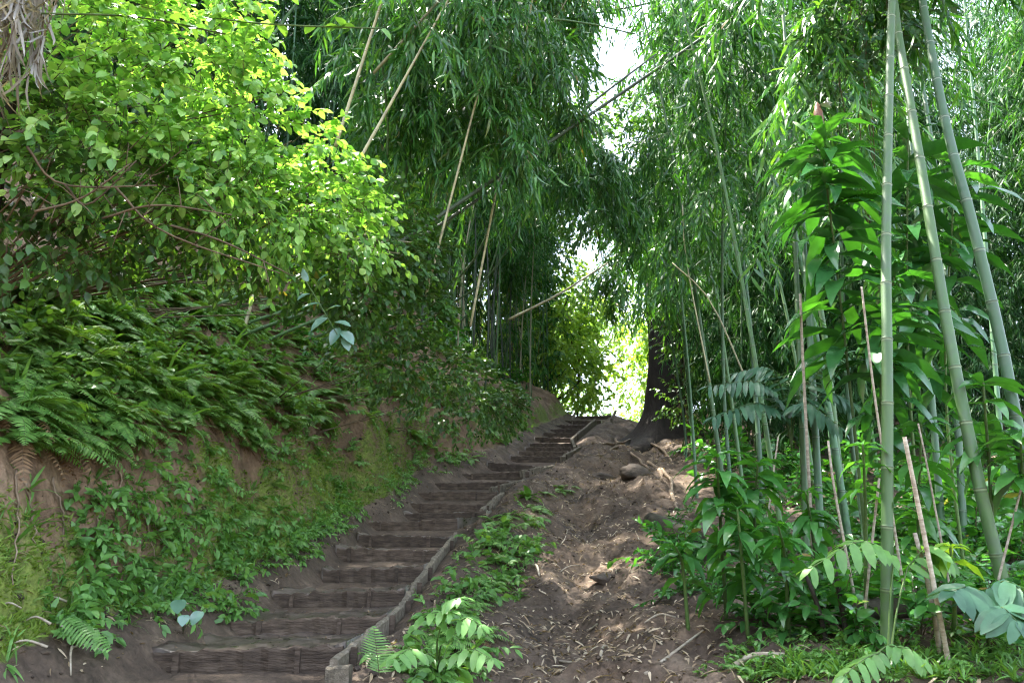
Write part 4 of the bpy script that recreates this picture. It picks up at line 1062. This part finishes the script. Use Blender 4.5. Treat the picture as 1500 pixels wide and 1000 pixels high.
ginger([gb(1060, 850, 6.0), U(1055, 760, 5.9), U(1050, 665, 5.8)], 'bushy low ginger with glossy leaves at the right edge of the path', 46, .33, .05, .08, lm='ging2')
ginger([gb(1110, 850, 6.2), U(1105, 760, 6.1), U(1110, 680, 6.0)], 'bushy low ginger, second from the path', 42, .33, .048, .08, lm='ging2')
ginger([gb(1090, 860, 5.7), U(1085, 800, 5.6), U(1080, 745, 5.6)], 'low dark glossy ginger under the bushy ones', 34, .3, .042, .05, lm='ging2')
ginger([gb(1005, 870, 5.9), U(1000, 830, 5.8), U(990, 800, 5.7)], 'small glossy ginger hanging over the path edge', 17, .26, .045, .1, lm='ging2')
ginger([gb(1150, 880, 5.5), U(1150, 820, 5.4), U(1140, 770, 5.3)], 'leafy ginger clump in the middle of the right undergrowth', 40, .24, .034, .05, lm='ging2')
ginger([gb(1200, 860, 5.9), U(1190, 780, 5.9), U(1180, 720, 5.8)], 'shaded ginger left of the thin pale cane', 36, .28, .038, .1, lm='ging2')
ginger([gb(1400, 960, 4.9), U(1398, 870, 4.85), U(1392, 800, 4.8)], 'bright lime-green young ginger shoot in front of the right undergrowth', 9, .18, .036, .82, 'glow', droop=.1)
ginger([gb(1340, 860, 6.1), U(1345, 760, 6.1), U(1350, 620, 6.0)], 'shaded ginger between the front bamboos at knee height', 36, .36, .045, .15, lm='ging2')
# fern palm and other big fronds
big_frond_plant(1160, 660, 8.0, 'dark blue-green tree fern with long horizontal fronds behind the bushy ginger', [[(1150, 600, 8.), (1110, 560, 7.9), (1040, 565, 7.8)], [(1150, 610, 8.), (1110, 590, 7.8), (1045, 610, 7.6)], [(1160, 600, 8.), (1200, 545, 8.), (1235, 520, 8.)], [(1165, 610, 8.), (1210, 575, 7.9), (1250, 590, 7.8)], [(1160, 610, 8.), (1180, 590, 7.7), (1230, 625, 7.5)], [(1155, 600, 8.), (1130, 540, 8.1), (1080, 545, 8.2)]], 'blue', 17, .25, .2, 'tree_fern')
big_frond_plant(1300, 990, None, 'large serrated pinnate leaf arching left of the front bamboo', [[(1310, 815, 4.8), (1260, 792, 4.7), (1190, 830, 4.6)], [(1330, 830, 4.8), (1360, 800, 4.8), (1385, 815, 4.8)]], 'herb', 8, .19, .3)
big_frond_plant(1270, 1010, None, 'pale pinnate leaf near the bottom edge under the front bamboo', [[(1290, 955, 4.3), (1265, 965, 4.2), (1235, 990, 4.1)], [(1300, 945, 4.4), (1330, 950, 4.3), (1350, 965, 4.3)]], 'herb', 6, .13, .36)
big_frond_plant(1450, 960, None, 'broad blue-green compound leaf at the lower right edge', [[(1440, 880, 4.6), (1470, 850, 4.5), (1500, 870, 4.4)], [(1440, 890, 4.6), (1420, 860, 4.5), (1395, 865, 4.4)], [(1450, 890, 4.5), (1470, 890, 4.3), (1490, 910, 4.2)]], 'blue', 6, .22, .36)
# undergrowth fill
under = []
for k in range(4):
    def f(m):
        n = 9; D = rdir(n, .9); L_ = rng.uniform(.35, .8, n); leafy(m, np.zeros((n, 3)), D, L_, np.full(n, .25), 11, L_OVAL, .14, .032, ang=1.0, hang=.25, tr=.005, s0=.25)
    under.append(proto_mesh('undergrowth_bush', f, [M['ging2'], M['twig']], cat='bush'))
shrublets = []
for k in range(4):
    def f(m):
        n = 10; D = rdir(n, .8); L_ = rng.uniform(.25, .55, n); leafy(m, np.zeros((n, 3)), D, L_, np.full(n, .35), 11, L_OVAL_S, .085, .022, ang=1.0, hang=.25, tr=.004, s0=.2)
    shrublets.append(proto_mesh('small_bush', f, [M['herb'], M['twig']], cat='bush'))
P = on_ground([(0, 420), (180, 400), (420, 440), (570, 510), (560, 590), (430, 630), (330, 640), (200, 620), (60, 630), (0, 630)], 130); P = P[P[:, 0] < axis(P[:, 1])[0] - 1.45]
place_many(shrublets, P, 'small bushes among the left ferns', 'small bright leafy bush growing between the ferns of the left slope', (.6, 1.15), .4, 'bush')
P = on_ground([(0, 430), (180, 410), (420, 450), (560, 520), (550, 590), (330, 640), (60, 640), (0, 630)], 70); P = P[P[:, 0] < axis(P[:, 1])[0] - 1.45]
place_many(blade_protos, P, 'grass tufts among the left ferns', 'long bladed grass tuft hanging between the ferns of the left slope', (1.0, 1.9), .4, 'grass')
P = on_ground([(1000, 800), (1060, 700), (1500, 690), (1500, 930), (1250, 945), (1110, 925), (1010, 880), (980, 820)], 85)
place_many(under, P, 'bushes in the right undergrowth', 'dark glossy knee-high bush in the undergrowth right of the path', (.6, 1.1), None, 'bush')
P = on_ground([(950, 775), (1010, 755), (1020, 885), (965, 875)], 20)
place_many(under, P, 'bushes along the right edge of the path', 'small dark glossy bush crowding the right edge of the dirt path', (.35, .6), None, 'bush')
pts = np.stack([rng.uniform(3.5, 11, 75), rng.uniform(6.5, 19, 75), np.zeros(75)], -1); pts = pts[pts[:, 0] > axis(pts[:, 1])[0] + 4.1]; pts[:, 2] = H(pts[:, 0], pts[:, 1])
place_many(under, pts, 'bushes deep in the right grove', 'dark bush between the culms deep in the shaded right grove', (1.0, 2.0), None, 'bush')
P = on_ground([(1060, 960), (1150, 930), (1500, 930), (1500, 1000), (1000, 1000)], 80)
place_many(herb_protos, P, 'low herbs at the lower right', 'low light green herb on the ground at the lower right', (.4, .75), None, 'herb')
P = on_ground([(1100, 965), (1500, 950), (1500, 1000), (1080, 1000)], 140)
place_many(blade_protos, P, 'grass tufts at the lower right', 'short grass tuft on the ground at the lower right', (.4, .8), None, 'grass')

# ------------------------------------------------------------------ bamboo groves
protoR = [bamboo_proto('bamboo', rng.uniform(9, 11.5), rng.uniform(.028, .038), rng.uniform(.6, 2.0), fl, .26, 4, 6, 9, 'bam', pm) for fl, pm in ((.45, 'pole2'), (.52, 'pole'), (.56, 'pole2'), (.48, 'pole'))]
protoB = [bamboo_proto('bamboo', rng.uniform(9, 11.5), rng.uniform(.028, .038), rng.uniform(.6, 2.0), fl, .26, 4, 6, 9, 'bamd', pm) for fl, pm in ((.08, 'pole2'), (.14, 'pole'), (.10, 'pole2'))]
protoL = [bamboo_proto('bamboo', rng.uniform(9, 12), rng.uniform(.026, .036), rng.uniform(1.2, 3.0), fl, .25, 4, 5, 9, 'bam', pm) for fl, pm in ((.46, 'pole4'), (.5, 'pole3'), (.44, 'pole'), (.5, 'pole4'))]


protoK = [bamboo_proto('bamboo', rng.uniform(9, 12), rng.uniform(.022, .034), rng.uniform(.8, 2.2), fl, .26, 3, 5, 8, 'bamg', pm) for fl, pm in ((.50, 'pole'), (.55, 'pole3'), (.50, 'pole4'), (.54, 'pole'))]


def put_bamboo(protos, p, label, group, sc=(.85, 1.15), rz=None, tilt=None):
    pr = protos[rng.integers(len(protos))]; s = rng.uniform(*sc); tilt = tilt or (rng.normal(0, .05), rng.normal(0, .05))
    loc = (p[0], p[1], Hs(p[0], p[1]) - .05); rz = rng.uniform(0, 6.28) if rz is None else rz
    if USED.get(pr.name): o = dup(pr, loc, rz, s, tilt=tilt)
    else:
        o = pr; USED[pr.name] = True; o.location = loc; o.rotation_euler = (*tilt, rz); o.scale = (s, s, s)
    o['label'] = label; o['group'] = group
    return o


c = 0
while c < 70:
    y = rng.uniform(11, 30); x = float(axis(y)[0]) + rng.uniform(4.4, 15)
    if x / y * F + 750 < (1062 if y < 25 else 1030) + max(0, (14 - y) * 8): continue
    put_bamboo(protoR if y < 15 else protoB, (x, y), 'slender leafy bamboo crowded deep in the shaded grove right of the path', 'bamboos of the right grove'); c += 1
c = 0
while c < 34:
    y = rng.uniform(13, 36); x = float(axis(y)[0]) - rng.uniform(1.5, 5.5); px = x / y * F + 750
    if px < 560 or px > 885: continue
    put_bamboo(protoL, (x, y), 'thin dark bamboo in the dense clump on the left bank beside the upper stairs', 'bamboos of the left clump'); c += 1
c = 0
while c < 24:
    y = rng.uniform(9.5, 19); x = float(axis(y)[0]) - rng.uniform(3.2, 10)
    put_bamboo(protoL, (x, y), 'bamboo standing on the left slope behind the sunny shrubs', 'bamboos behind the sunny shrubs'); c += 1

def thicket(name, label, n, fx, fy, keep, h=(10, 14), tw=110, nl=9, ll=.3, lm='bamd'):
    """dense far thicket that reads as one mass"""
    m_ = MB(); c = 0
    while c < n:
        y = rng.uniform(*fy); x = float(axis(y)[0]) + rng.uniform(*fx)
        if not keep(x, y): continue
        c += 1; hh = rng.uniform(*h); z0 = Hs(x, y) - .1; b = rng.normal(0, .9, 2); zz_ = np.linspace(0, 1, 9)
        P = np.stack([x + b[0] * zz_ ** 2, y + b[1] * zz_ ** 2, z0 + hh * zz_], -1); add_tube(m_, P, np.linspace(.04, .01, 9), 5, 2)
        f = rng.uniform(.04, 1, tw); S = np.stack([np.interp(f, zz_, P[:, k]) for k in range(3)], -1); D = rdir(tw, .2); S = S + D * rng.uniform(0, .8, tw)[:, None]
        leafy(m_, S, D, rng.uniform(.3, .8, tw), np.full(tw, .5), nl, L_BAM, ll, ll * .07, hang=.5, twig=False)
    tag(m_.obj(name, [M[lm], M['gstem'], M['pole2']]), label, 'bamboo thicket', kind='stuff')


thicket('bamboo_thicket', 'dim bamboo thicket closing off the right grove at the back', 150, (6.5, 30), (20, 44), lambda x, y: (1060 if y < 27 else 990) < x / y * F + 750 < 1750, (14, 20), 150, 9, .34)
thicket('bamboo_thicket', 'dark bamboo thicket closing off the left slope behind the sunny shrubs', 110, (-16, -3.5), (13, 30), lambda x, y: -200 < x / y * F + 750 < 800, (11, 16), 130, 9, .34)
thicket('bamboo_thicket', 'tall dark bamboo thicket rising over the topmost steps left of the bright gap', 55, (-12, 1.5), (31, 44), lambda x, y: 500 < x / y * F + 750 < 805, (15, 24), 200, 9, .42, 'bam')
thicket('bamboo_thicket', 'tall dark bamboo thicket behind the big tree right of the sky gap', 60, (0, 18), (29, 42), lambda x, y: 1000 < x / y * F + 750 < 1350, (16, 25), 200, 9, .42)

c = 0
while c < 20:
    y = rng.uniform(8.2, 14); x = float(axis(y)[0]) - rng.uniform(4.2, 9)
    put_bamboo(protoB, (x, y), 'low-leafed bamboo directly behind the sunny shrubs, leafy to the ground', 'leafy bamboos behind the sunny shrubs', (.8, 1.1)); c += 1
for q in range(125):
    px = rng.uniform(640, 862); py = 498 + (px - 640) * .42 + rng.normal(0, 9); g = G(px, py, 5)
    if g is None or g[1] > 34 or g[1] < 9: continue
    put_bamboo(protoK, g, 'thin straight culm fanning out of the dense dark clump above the left bank', 'culms of the fanning left clump', (.85, 1.15), tilt=(rng.normal(0, .05), (px - 735) / 1500 + rng.normal(.03, .06)))
yy = rng.uniform(11, 32, 70)
place_many(under, [(x, y, Hs(x, y)) for x, y in zip(axis(yy)[0] - rng.uniform(2.2, 6, 70), yy)], 'bushes behind the left clump', 'dark bush between the bamboo culms on top of the left bank', (.9, 1.8), None, 'bush')

# visible pale and dark leaning culms in the left thicket
LC = [((512, 150), (560, 0), 8.6, .019, 'pole3', 'pale yellow bamboo leaning right above the sunny shrubs'), ((540, 210), (590, 120), 8.5, .018, 'pole3', 'short pale dead culm leaning right, second from the sunny shrubs'), ((640, 370), (720, 60), 8.9, .015, 'pole3', 'slim pale bamboo leaning right in the middle of the left thicket'),
      ((590, 60), (680, -40), 9.2, .018, 'pole3', 'pale bamboo near the top edge in the left thicket'), ((700, 420), (780, 0), 9.8, .015, 'pole3', 'pale bamboo leaning towards the sky gap'), ((760, 120), (830, 0), 10.5, .015, 'pole3', 'pale culm crossing the top edge beside the sky gap')]
for (a, b, Y, r_, pm, lab) in LC:
    t = {512: 8.3, 540: 8.1, 640: 8.7, 590: 8.8, 700: 9.8, 760: 10.6}[a[0]]
    B = U(*a, t); T = U(*b, t * 1.02); d = T - B; P = [B - unit(d) * .5, B, T, T + unit(d) * 1.3]
    bamboo_path('leaning_bamboo', P, r_, r_ * .5, lab, pm, .86, 1, .7, 2, 4, 8, .2, .42, 'leaning bamboos of the left thicket', 8)
DIAG = [([(560, 372, 9.5), (680, 292, 10), (835, 188, 11), (1030, 55, 12), (1180, -50, 13)], .027, 'pole4', 'long dark bamboo pole fallen diagonally across the path gap'), ([(610, 352, 10.5), (760, 250, 11), (850, 165, 11.5), (960, 80, 12.5)], .023, 'pole4', 'second dark diagonal bamboo just above the long fallen pole'),
        ([(745, 468, 16), (820, 430, 16.5), (890, 385, 17)], .03, 'pole3', 'thin pale bamboo leaning over the upper stairs before the bright gap'), ([(690, 28, 9.), (830, 30, 9.3), (930, 50, 9.6)], .014, 'pole', 'thin green bamboo tip lying horizontally near the top of the photo'),
        ([(520, 350, 8), (560, 352, 8), (605, 355, 8.2)], .014, 'pole3', 'upper of two short dead canes sticking out of the shaded shrub'), ([(520, 362, 8), (555, 368, 8), (585, 371, 8.2)], .012, 'pole3', 'lower of two short dead canes sticking out of the shaded shrub'),
        ([(870, 20, 14), (970, 0, 14), (1060, -40, 14)], .02, 'pole4', 'dark thin culm over the top of the sky gap'), ([(920, 145, 14), (975, 130, 14), (1040, 100, 14)], .018, 'pole4', 'dark thin culm crossing the pink sky gap')]
for pts, r_, pm, lab in DIAG:
    m_ = MB(); culm(m_, curve([U(q[0], q[1], q[2] * (.9 if q[2] > 8.5 and pm == 'pole4' and q[0] < 1200 and r_ > .022 else 1)) for q in pts], 20), r_ * .9, r_ * .6, .4, 8); tag(m_.obj('fallen_bamboo', M[pm], None, True, 'node'), lab, 'bamboo pole')

# arching leafy bamboos hanging over the centre
ARCH = [([(560, 330, 9.8), (620, 60, 9.6), (690, -40, 9.2), (760, 40, 8.8)], 'arching bamboo with dense drooping leaves at the top centre', .5),
        ([(620, 360, 11), (700, 60, 10.8), (780, 60, 10.2), (830, 150, 9.8)], 'arching bamboo whose leaf curtain hangs beside the sky gap', .5),
        ([(600, 380, 10.4), (640, 150, 10), (700, 130, 9.4), (740, 230, 9.)], 'arching bamboo with a leaf curtain hanging over the middle of the thicket', .5),
        ([(680, 400, 13), (760, 180, 12.6), (840, 190, 12), (880, 290, 11.6)], 'arching bamboo drooping just left of the bright gap', .55),
        ([(700, 420, 15), (800, 260, 14.6), (870, 250, 14), (905, 330, 13.6)], 'lowest arching bamboo in front of the bright gap', .6),
        ([(540, 300, 9.6), (560, 60, 9.2), (590, -20, 8.8), (620, 60, 8.4)], 'arching bamboo leaning over beside the sunny shrubs', .5),
        ([(620, 420, 14), (700, 120, 14), (790, 20, 13.6), (850, 110, 13)], 'arching bamboo deep in the thicket below the horizontal bamboo tip', .4),
        ([(660, 430, 16), (740, 100, 16), (800, -20, 15.6), (838, 80, 15)], 'arching bamboo behind the others just left of the sky gap', .4),
        ([(560, 400, 12), (600, 150, 12), (660, 60, 11.8), (720, 150, 11.4)], 'arching bamboo second behind the leaf curtain of the thicket', .4),
        ([(700, 440, 18), (790, 170, 18), (870, 210, 17.5), (908, 330, 17)], 'farthest arching bamboo left of the dark diagonal pole', .4),
        ([(650, 340, 12), (760, -20, 12), (800, -60, 11.5), (845, 20, 11)], 'arching bamboo reaching the top edge at the sky gap', .4)]
for pts, lab, lo in ARCH:
    P = [U(*q) for q in pts]; b = slope_base(P[0], .9)
    bamboo_path('arching_bamboo', [b] + P, .026, .005, lab, 'pole', lo + .08, 1, .75, 2 if 'sunny' in lab else 3, 7, 12, .225, .2, 'arching bamboos over the stairs', 8, .65, .05, lm='bamg', n=30)
for k, (bx, by, e) in enumerate([(-6.5, 5.5, (-.8, 6.8, 10.2)), (-6.8, 7.5, (-.6, 8.4, 11.0)), (-6.2, 9.0, (.4, 10.5, 12.0)), (-6.6, 4.2, (.2, 5.6, 9.6)), (-6, 10.5, (-1.2, 12.5, 13.5)), (-5.6, 12.0, (.8, 14.5, 14.5))]):  # overhead bamboos added to keep the sun off the path, foliage unseen
    b = np.array([bx, by, Hs(bx, by) - .1]); e = np.array(e); P = [b, b * .6 + e * .4 + (-.8, 0, 2.6), b * .22 + e * .78 + (0, 0, 1.2), e, e + (1.3, .2, -1.0)]
    bamboo_path('arching_bamboo', P, .035, .006, 'tall arching bamboo added to shade the path, its leaves out of view overhead', 'pole', .62, 1, 1.3, 5, 7, 10, .24, .3, 'added bamboos shading the path from overhead', 8, .6, .1, lm='bamg', n=34)
# right hand arching over path (top right of the sky gap) and small leaved vine
for k_, (pts, lab) in enumerate((([(1010, 560, 14), (985, 250, 14), (1000, -20, 13.5), (1060, -60, 13)], 'leafy bamboo forming the right rim of the sky gap'), ([(1000, 600, 17), (960, 350, 17), (950, 240, 16.5), (930, 260, 16)], 'leafy bamboo drooping over the top of the dark tree trunk'),
                 ([(1060, 560, 11), (1060, 250, 11), (1080, 20, 10.5), (1120, -10, 10)], 'leafy bamboo hanging at the top between sky gap and ginger flower'), ([(1240, 560, 8.5), (1230, 150, 8.3), (1240, -20, 8), (1270, 10, 7.7)], 'leafy bamboo drooping at the top above the ginger'),
                 ([(1010, 600, 20), (985, 380, 20), (930, 320, 19.5), (893, 430, 19)], 'leafy bamboo whose drooping tip narrows the bright gap from the right'))):
    P = [U(*q) for q in pts]; b = P[0].copy(); b[2] = Hs(b[0], b[1]) - .1
    bamboo_path('arching_bamboo', [b] + P, .028, .006, lab, 'pole2', (.5, .5, .55, .6, .5, .5)[k_], 1, .9, 4, 7, 10, .26, .24, 'arching bamboos right of the path', 8, .8, .05, lm='bamg', n=30)
crown_shrub('climbing_vine', U(1290, 420, 8.2), [(U(1250, 60, 7.6), (.45, .4, .55)), (U(1280, 20, 7.6), (.4, .4, .4))], 'climbing vine with small pale leaves at the top right', 'vine', 'blue', L_OVAL_S, .075, .026, .3, 70, 7, 3, hang=.3, sr=.008)

# ------------------------------------------------------------------ tree at the top of the path
root = thing('forest_tree', 'big dark tree with flaring roots at the top right of the stairs', 'tree', tuple(gb(978, 612, 25.0))); base = np.array(root.location)
m_ = MB(); nz_ = 26; ka = 28; z = np.concatenate([np.linspace(-.9, 1.6, 14), np.linspace(1.9, 9, 12)]); an = np.linspace(0, 2 * math.pi, ka, endpoint=False)
V = []
for zz_ in z:
    fl = math.exp(-max(zz_, -.25) / .55); r_ = .62 - .018 * zz_ + fl * (.55 + .55 * np.maximum(0, np.cos(an * 3 + .3)) ** 2 + .9 * np.exp(-((np.angle(np.exp(1j * (an - math.pi)))) / .5) ** 2)) + fbm(an * 2, zz_ * .6 + an * 0, 3, 3) * .12
    V.append(np.stack([np.cos(an) * r_ + .06 * zz_ * .2, np.sin(an) * r_, np.full(ka, zz_ - .25)], -1))
i = np.arange(nz_ - 1)[:, None] * ka; j = np.arange(ka)[None]; j2 = (j + 1) % ka
m_.add(np.array(V), np.stack([i + j, i + j2, i + ka + j2, i + ka + j], -1).reshape(-1, 4))
for q in range(5):
    d = rdir(1, .3)[0]; s0 = np.array([.1, 0, rng.uniform(5.5, 8.5)]); add_tube(m_, curve([s0, s0 + d * 1.5 + (0, 0, .5), s0 + d * 3.5 + (0, 0, 1.0)], 8), np.linspace(.22, .05, 8), 7)
m_.obj('trunk', M['bark'], root)
m_ = MB(); n = 1300; d = rdir(n); cc = np.array([-1.0, 1.2, 9.8]); p = cc + d * np.array([4.2, 3.8, 2.6]) * (rng.uniform(.2, 1, n) ** .5)[:, None]  # crown shifted and widened so that it shades the trunk
leafy(m_, p, unit(d + rng.normal(0, .6, d.shape)), rng.uniform(.3, .6, n), np.full(n, .3), 8, L_OVAL_S, .17, .05, hang=.25); m_.obj('crown', [M['shr'], M['twig']], root)

crown_shrub('leafy_shrub', gb(1010, 620, 21.5), [(U(1003, 500, 22), (.7, .7, 1.0)), (U(1005, 590, 21.5), (.6, .6, .7)), (U(990, 440, 22.5), (.7, .7, .8))], 'dark leafy shrub growing up against the right side of the big tree trunk', 'shrub', 'shr', L_OVAL_S, .12, .032, .4, 90, 8, 3, hang=.3, sr=.01)

# ------------------------------------------------------------------ sunlit trees beyond the top of the stairs
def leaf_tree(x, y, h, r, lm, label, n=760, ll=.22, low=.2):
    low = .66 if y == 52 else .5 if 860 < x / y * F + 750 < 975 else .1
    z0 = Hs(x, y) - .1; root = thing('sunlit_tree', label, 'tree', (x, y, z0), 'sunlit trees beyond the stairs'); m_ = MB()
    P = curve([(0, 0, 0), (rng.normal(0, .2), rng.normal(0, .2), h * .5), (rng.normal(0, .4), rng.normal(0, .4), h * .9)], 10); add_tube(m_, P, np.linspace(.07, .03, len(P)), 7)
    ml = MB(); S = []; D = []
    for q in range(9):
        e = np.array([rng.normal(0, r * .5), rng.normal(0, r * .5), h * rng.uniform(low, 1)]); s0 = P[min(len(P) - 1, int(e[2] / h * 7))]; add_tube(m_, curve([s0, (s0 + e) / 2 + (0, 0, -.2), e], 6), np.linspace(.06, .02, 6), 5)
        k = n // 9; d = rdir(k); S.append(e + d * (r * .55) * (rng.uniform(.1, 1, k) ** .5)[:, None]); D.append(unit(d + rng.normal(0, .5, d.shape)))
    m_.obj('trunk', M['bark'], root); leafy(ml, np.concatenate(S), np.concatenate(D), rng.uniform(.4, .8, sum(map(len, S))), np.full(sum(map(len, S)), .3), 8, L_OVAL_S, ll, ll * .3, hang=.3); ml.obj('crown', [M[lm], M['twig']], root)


TR = [(3.2, 39, 7, 2.4, 'bright tree left of the clearing, closest behind the topmost step'), (1.0, 43, 8, 2.8, 'bright tree behind the left bamboo clump'), (9.5, 50, 8, 3, 'bright tree behind the big dark tree'),
      (3.5, 60, 9, 3.5, 'tall hazy tree at the back of the clearing, left'), (11, 66, 9, 4, 'tall hazy tree at the back of the clearing, right'), (8.3, 45, 12, 3.8, 'tall bright tree filling the upper part of the gap'), (5.4, 52, 12, 3.2, 'tall bright tree whose raised crown hangs over the clearing'), (1.5, 36, 10, 2.6, 'tall bright tree directly behind the left bamboo clump'), (8.5, 40, 11, 2.8, 'tall bright tree behind the crown of the big dark tree'), (-2, 38, 11, 3, 'tall tree rising behind the left bamboo clump'), (-3.5, 48, 9, 3.4, 'bright tree far behind the left thicket')]
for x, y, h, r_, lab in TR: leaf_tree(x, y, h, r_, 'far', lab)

settle('fern', 290, 'small_ferns', 'small ferns covering the left slope and bank between the larger ferns')
settle('herb', 290, 'small_herbs', 'small leafy herbs carpeting the banks between the larger herbs')

for o in [o for o in bpy.data.objects if o.get('label') == 'x']:
    for c in list(o.children): bpy.data.objects.remove(c)
    bpy.data.objects.remove(o)

# ------------------------------------------------------------------ light
w = bpy.data.worlds.new('World'); scene.world = w; w.use_nodes = True; t = w.node_tree; bg = t.nodes['Background']
sun_dir = unit(np.array([-.32, .27, .905])); el = math.asin(sun_dir[2]); az = math.atan2(sun_dir[0], sun_dir[1])
sky = t.nodes.new('ShaderNodeTexSky'); sky.sky_type = 'NISHITA'; sky.sun_disc = False; sky.sun_elevation = el; sky.sun_rotation = az; sky.dust_density = 2.0
hs = t.nodes.new('ShaderNodeHueSaturation'); hs.inputs['Saturation'].default_value = .62; t.links.new(sky.outputs[0], hs.inputs['Color']); t.links.new(hs.outputs[0], bg.inputs[0]); bg.inputs[1].default_value = .15
sd = bpy.data.lights.new('sun', 'SUN'); sd.energy = 3.7; sd.angle = math.radians(.6); sd.color = (1, .95, .86)
so = bpy.data.objects.new('sun', sd); col.objects.link(so)
from mathutils import Vector
so.rotation_euler = Vector(-sun_dir).to_track_quat('-Z', 'Y').to_euler()
vs = scene.view_settings; vs.view_transform = 'Standard'; vs.look = 'None'; vs.exposure = 3.1; vs.gamma = 1
cy_ = scene.cycles; cy_.max_bounces = 4; cy_.diffuse_bounces = 2; cy_.glossy_bounces = 2; cy_.transmission_bounces = 4; cy_.transparent_max_bounces = 4
cy_.caustics_reflective = False; cy_.caustics_refractive = False; cy_.use_denoising = True; cy_.filter_width = 1.2; cy_.use_adaptive_sampling = True; cy_.adaptive_threshold = .02
cy_.sample_clamp_indirect = 6
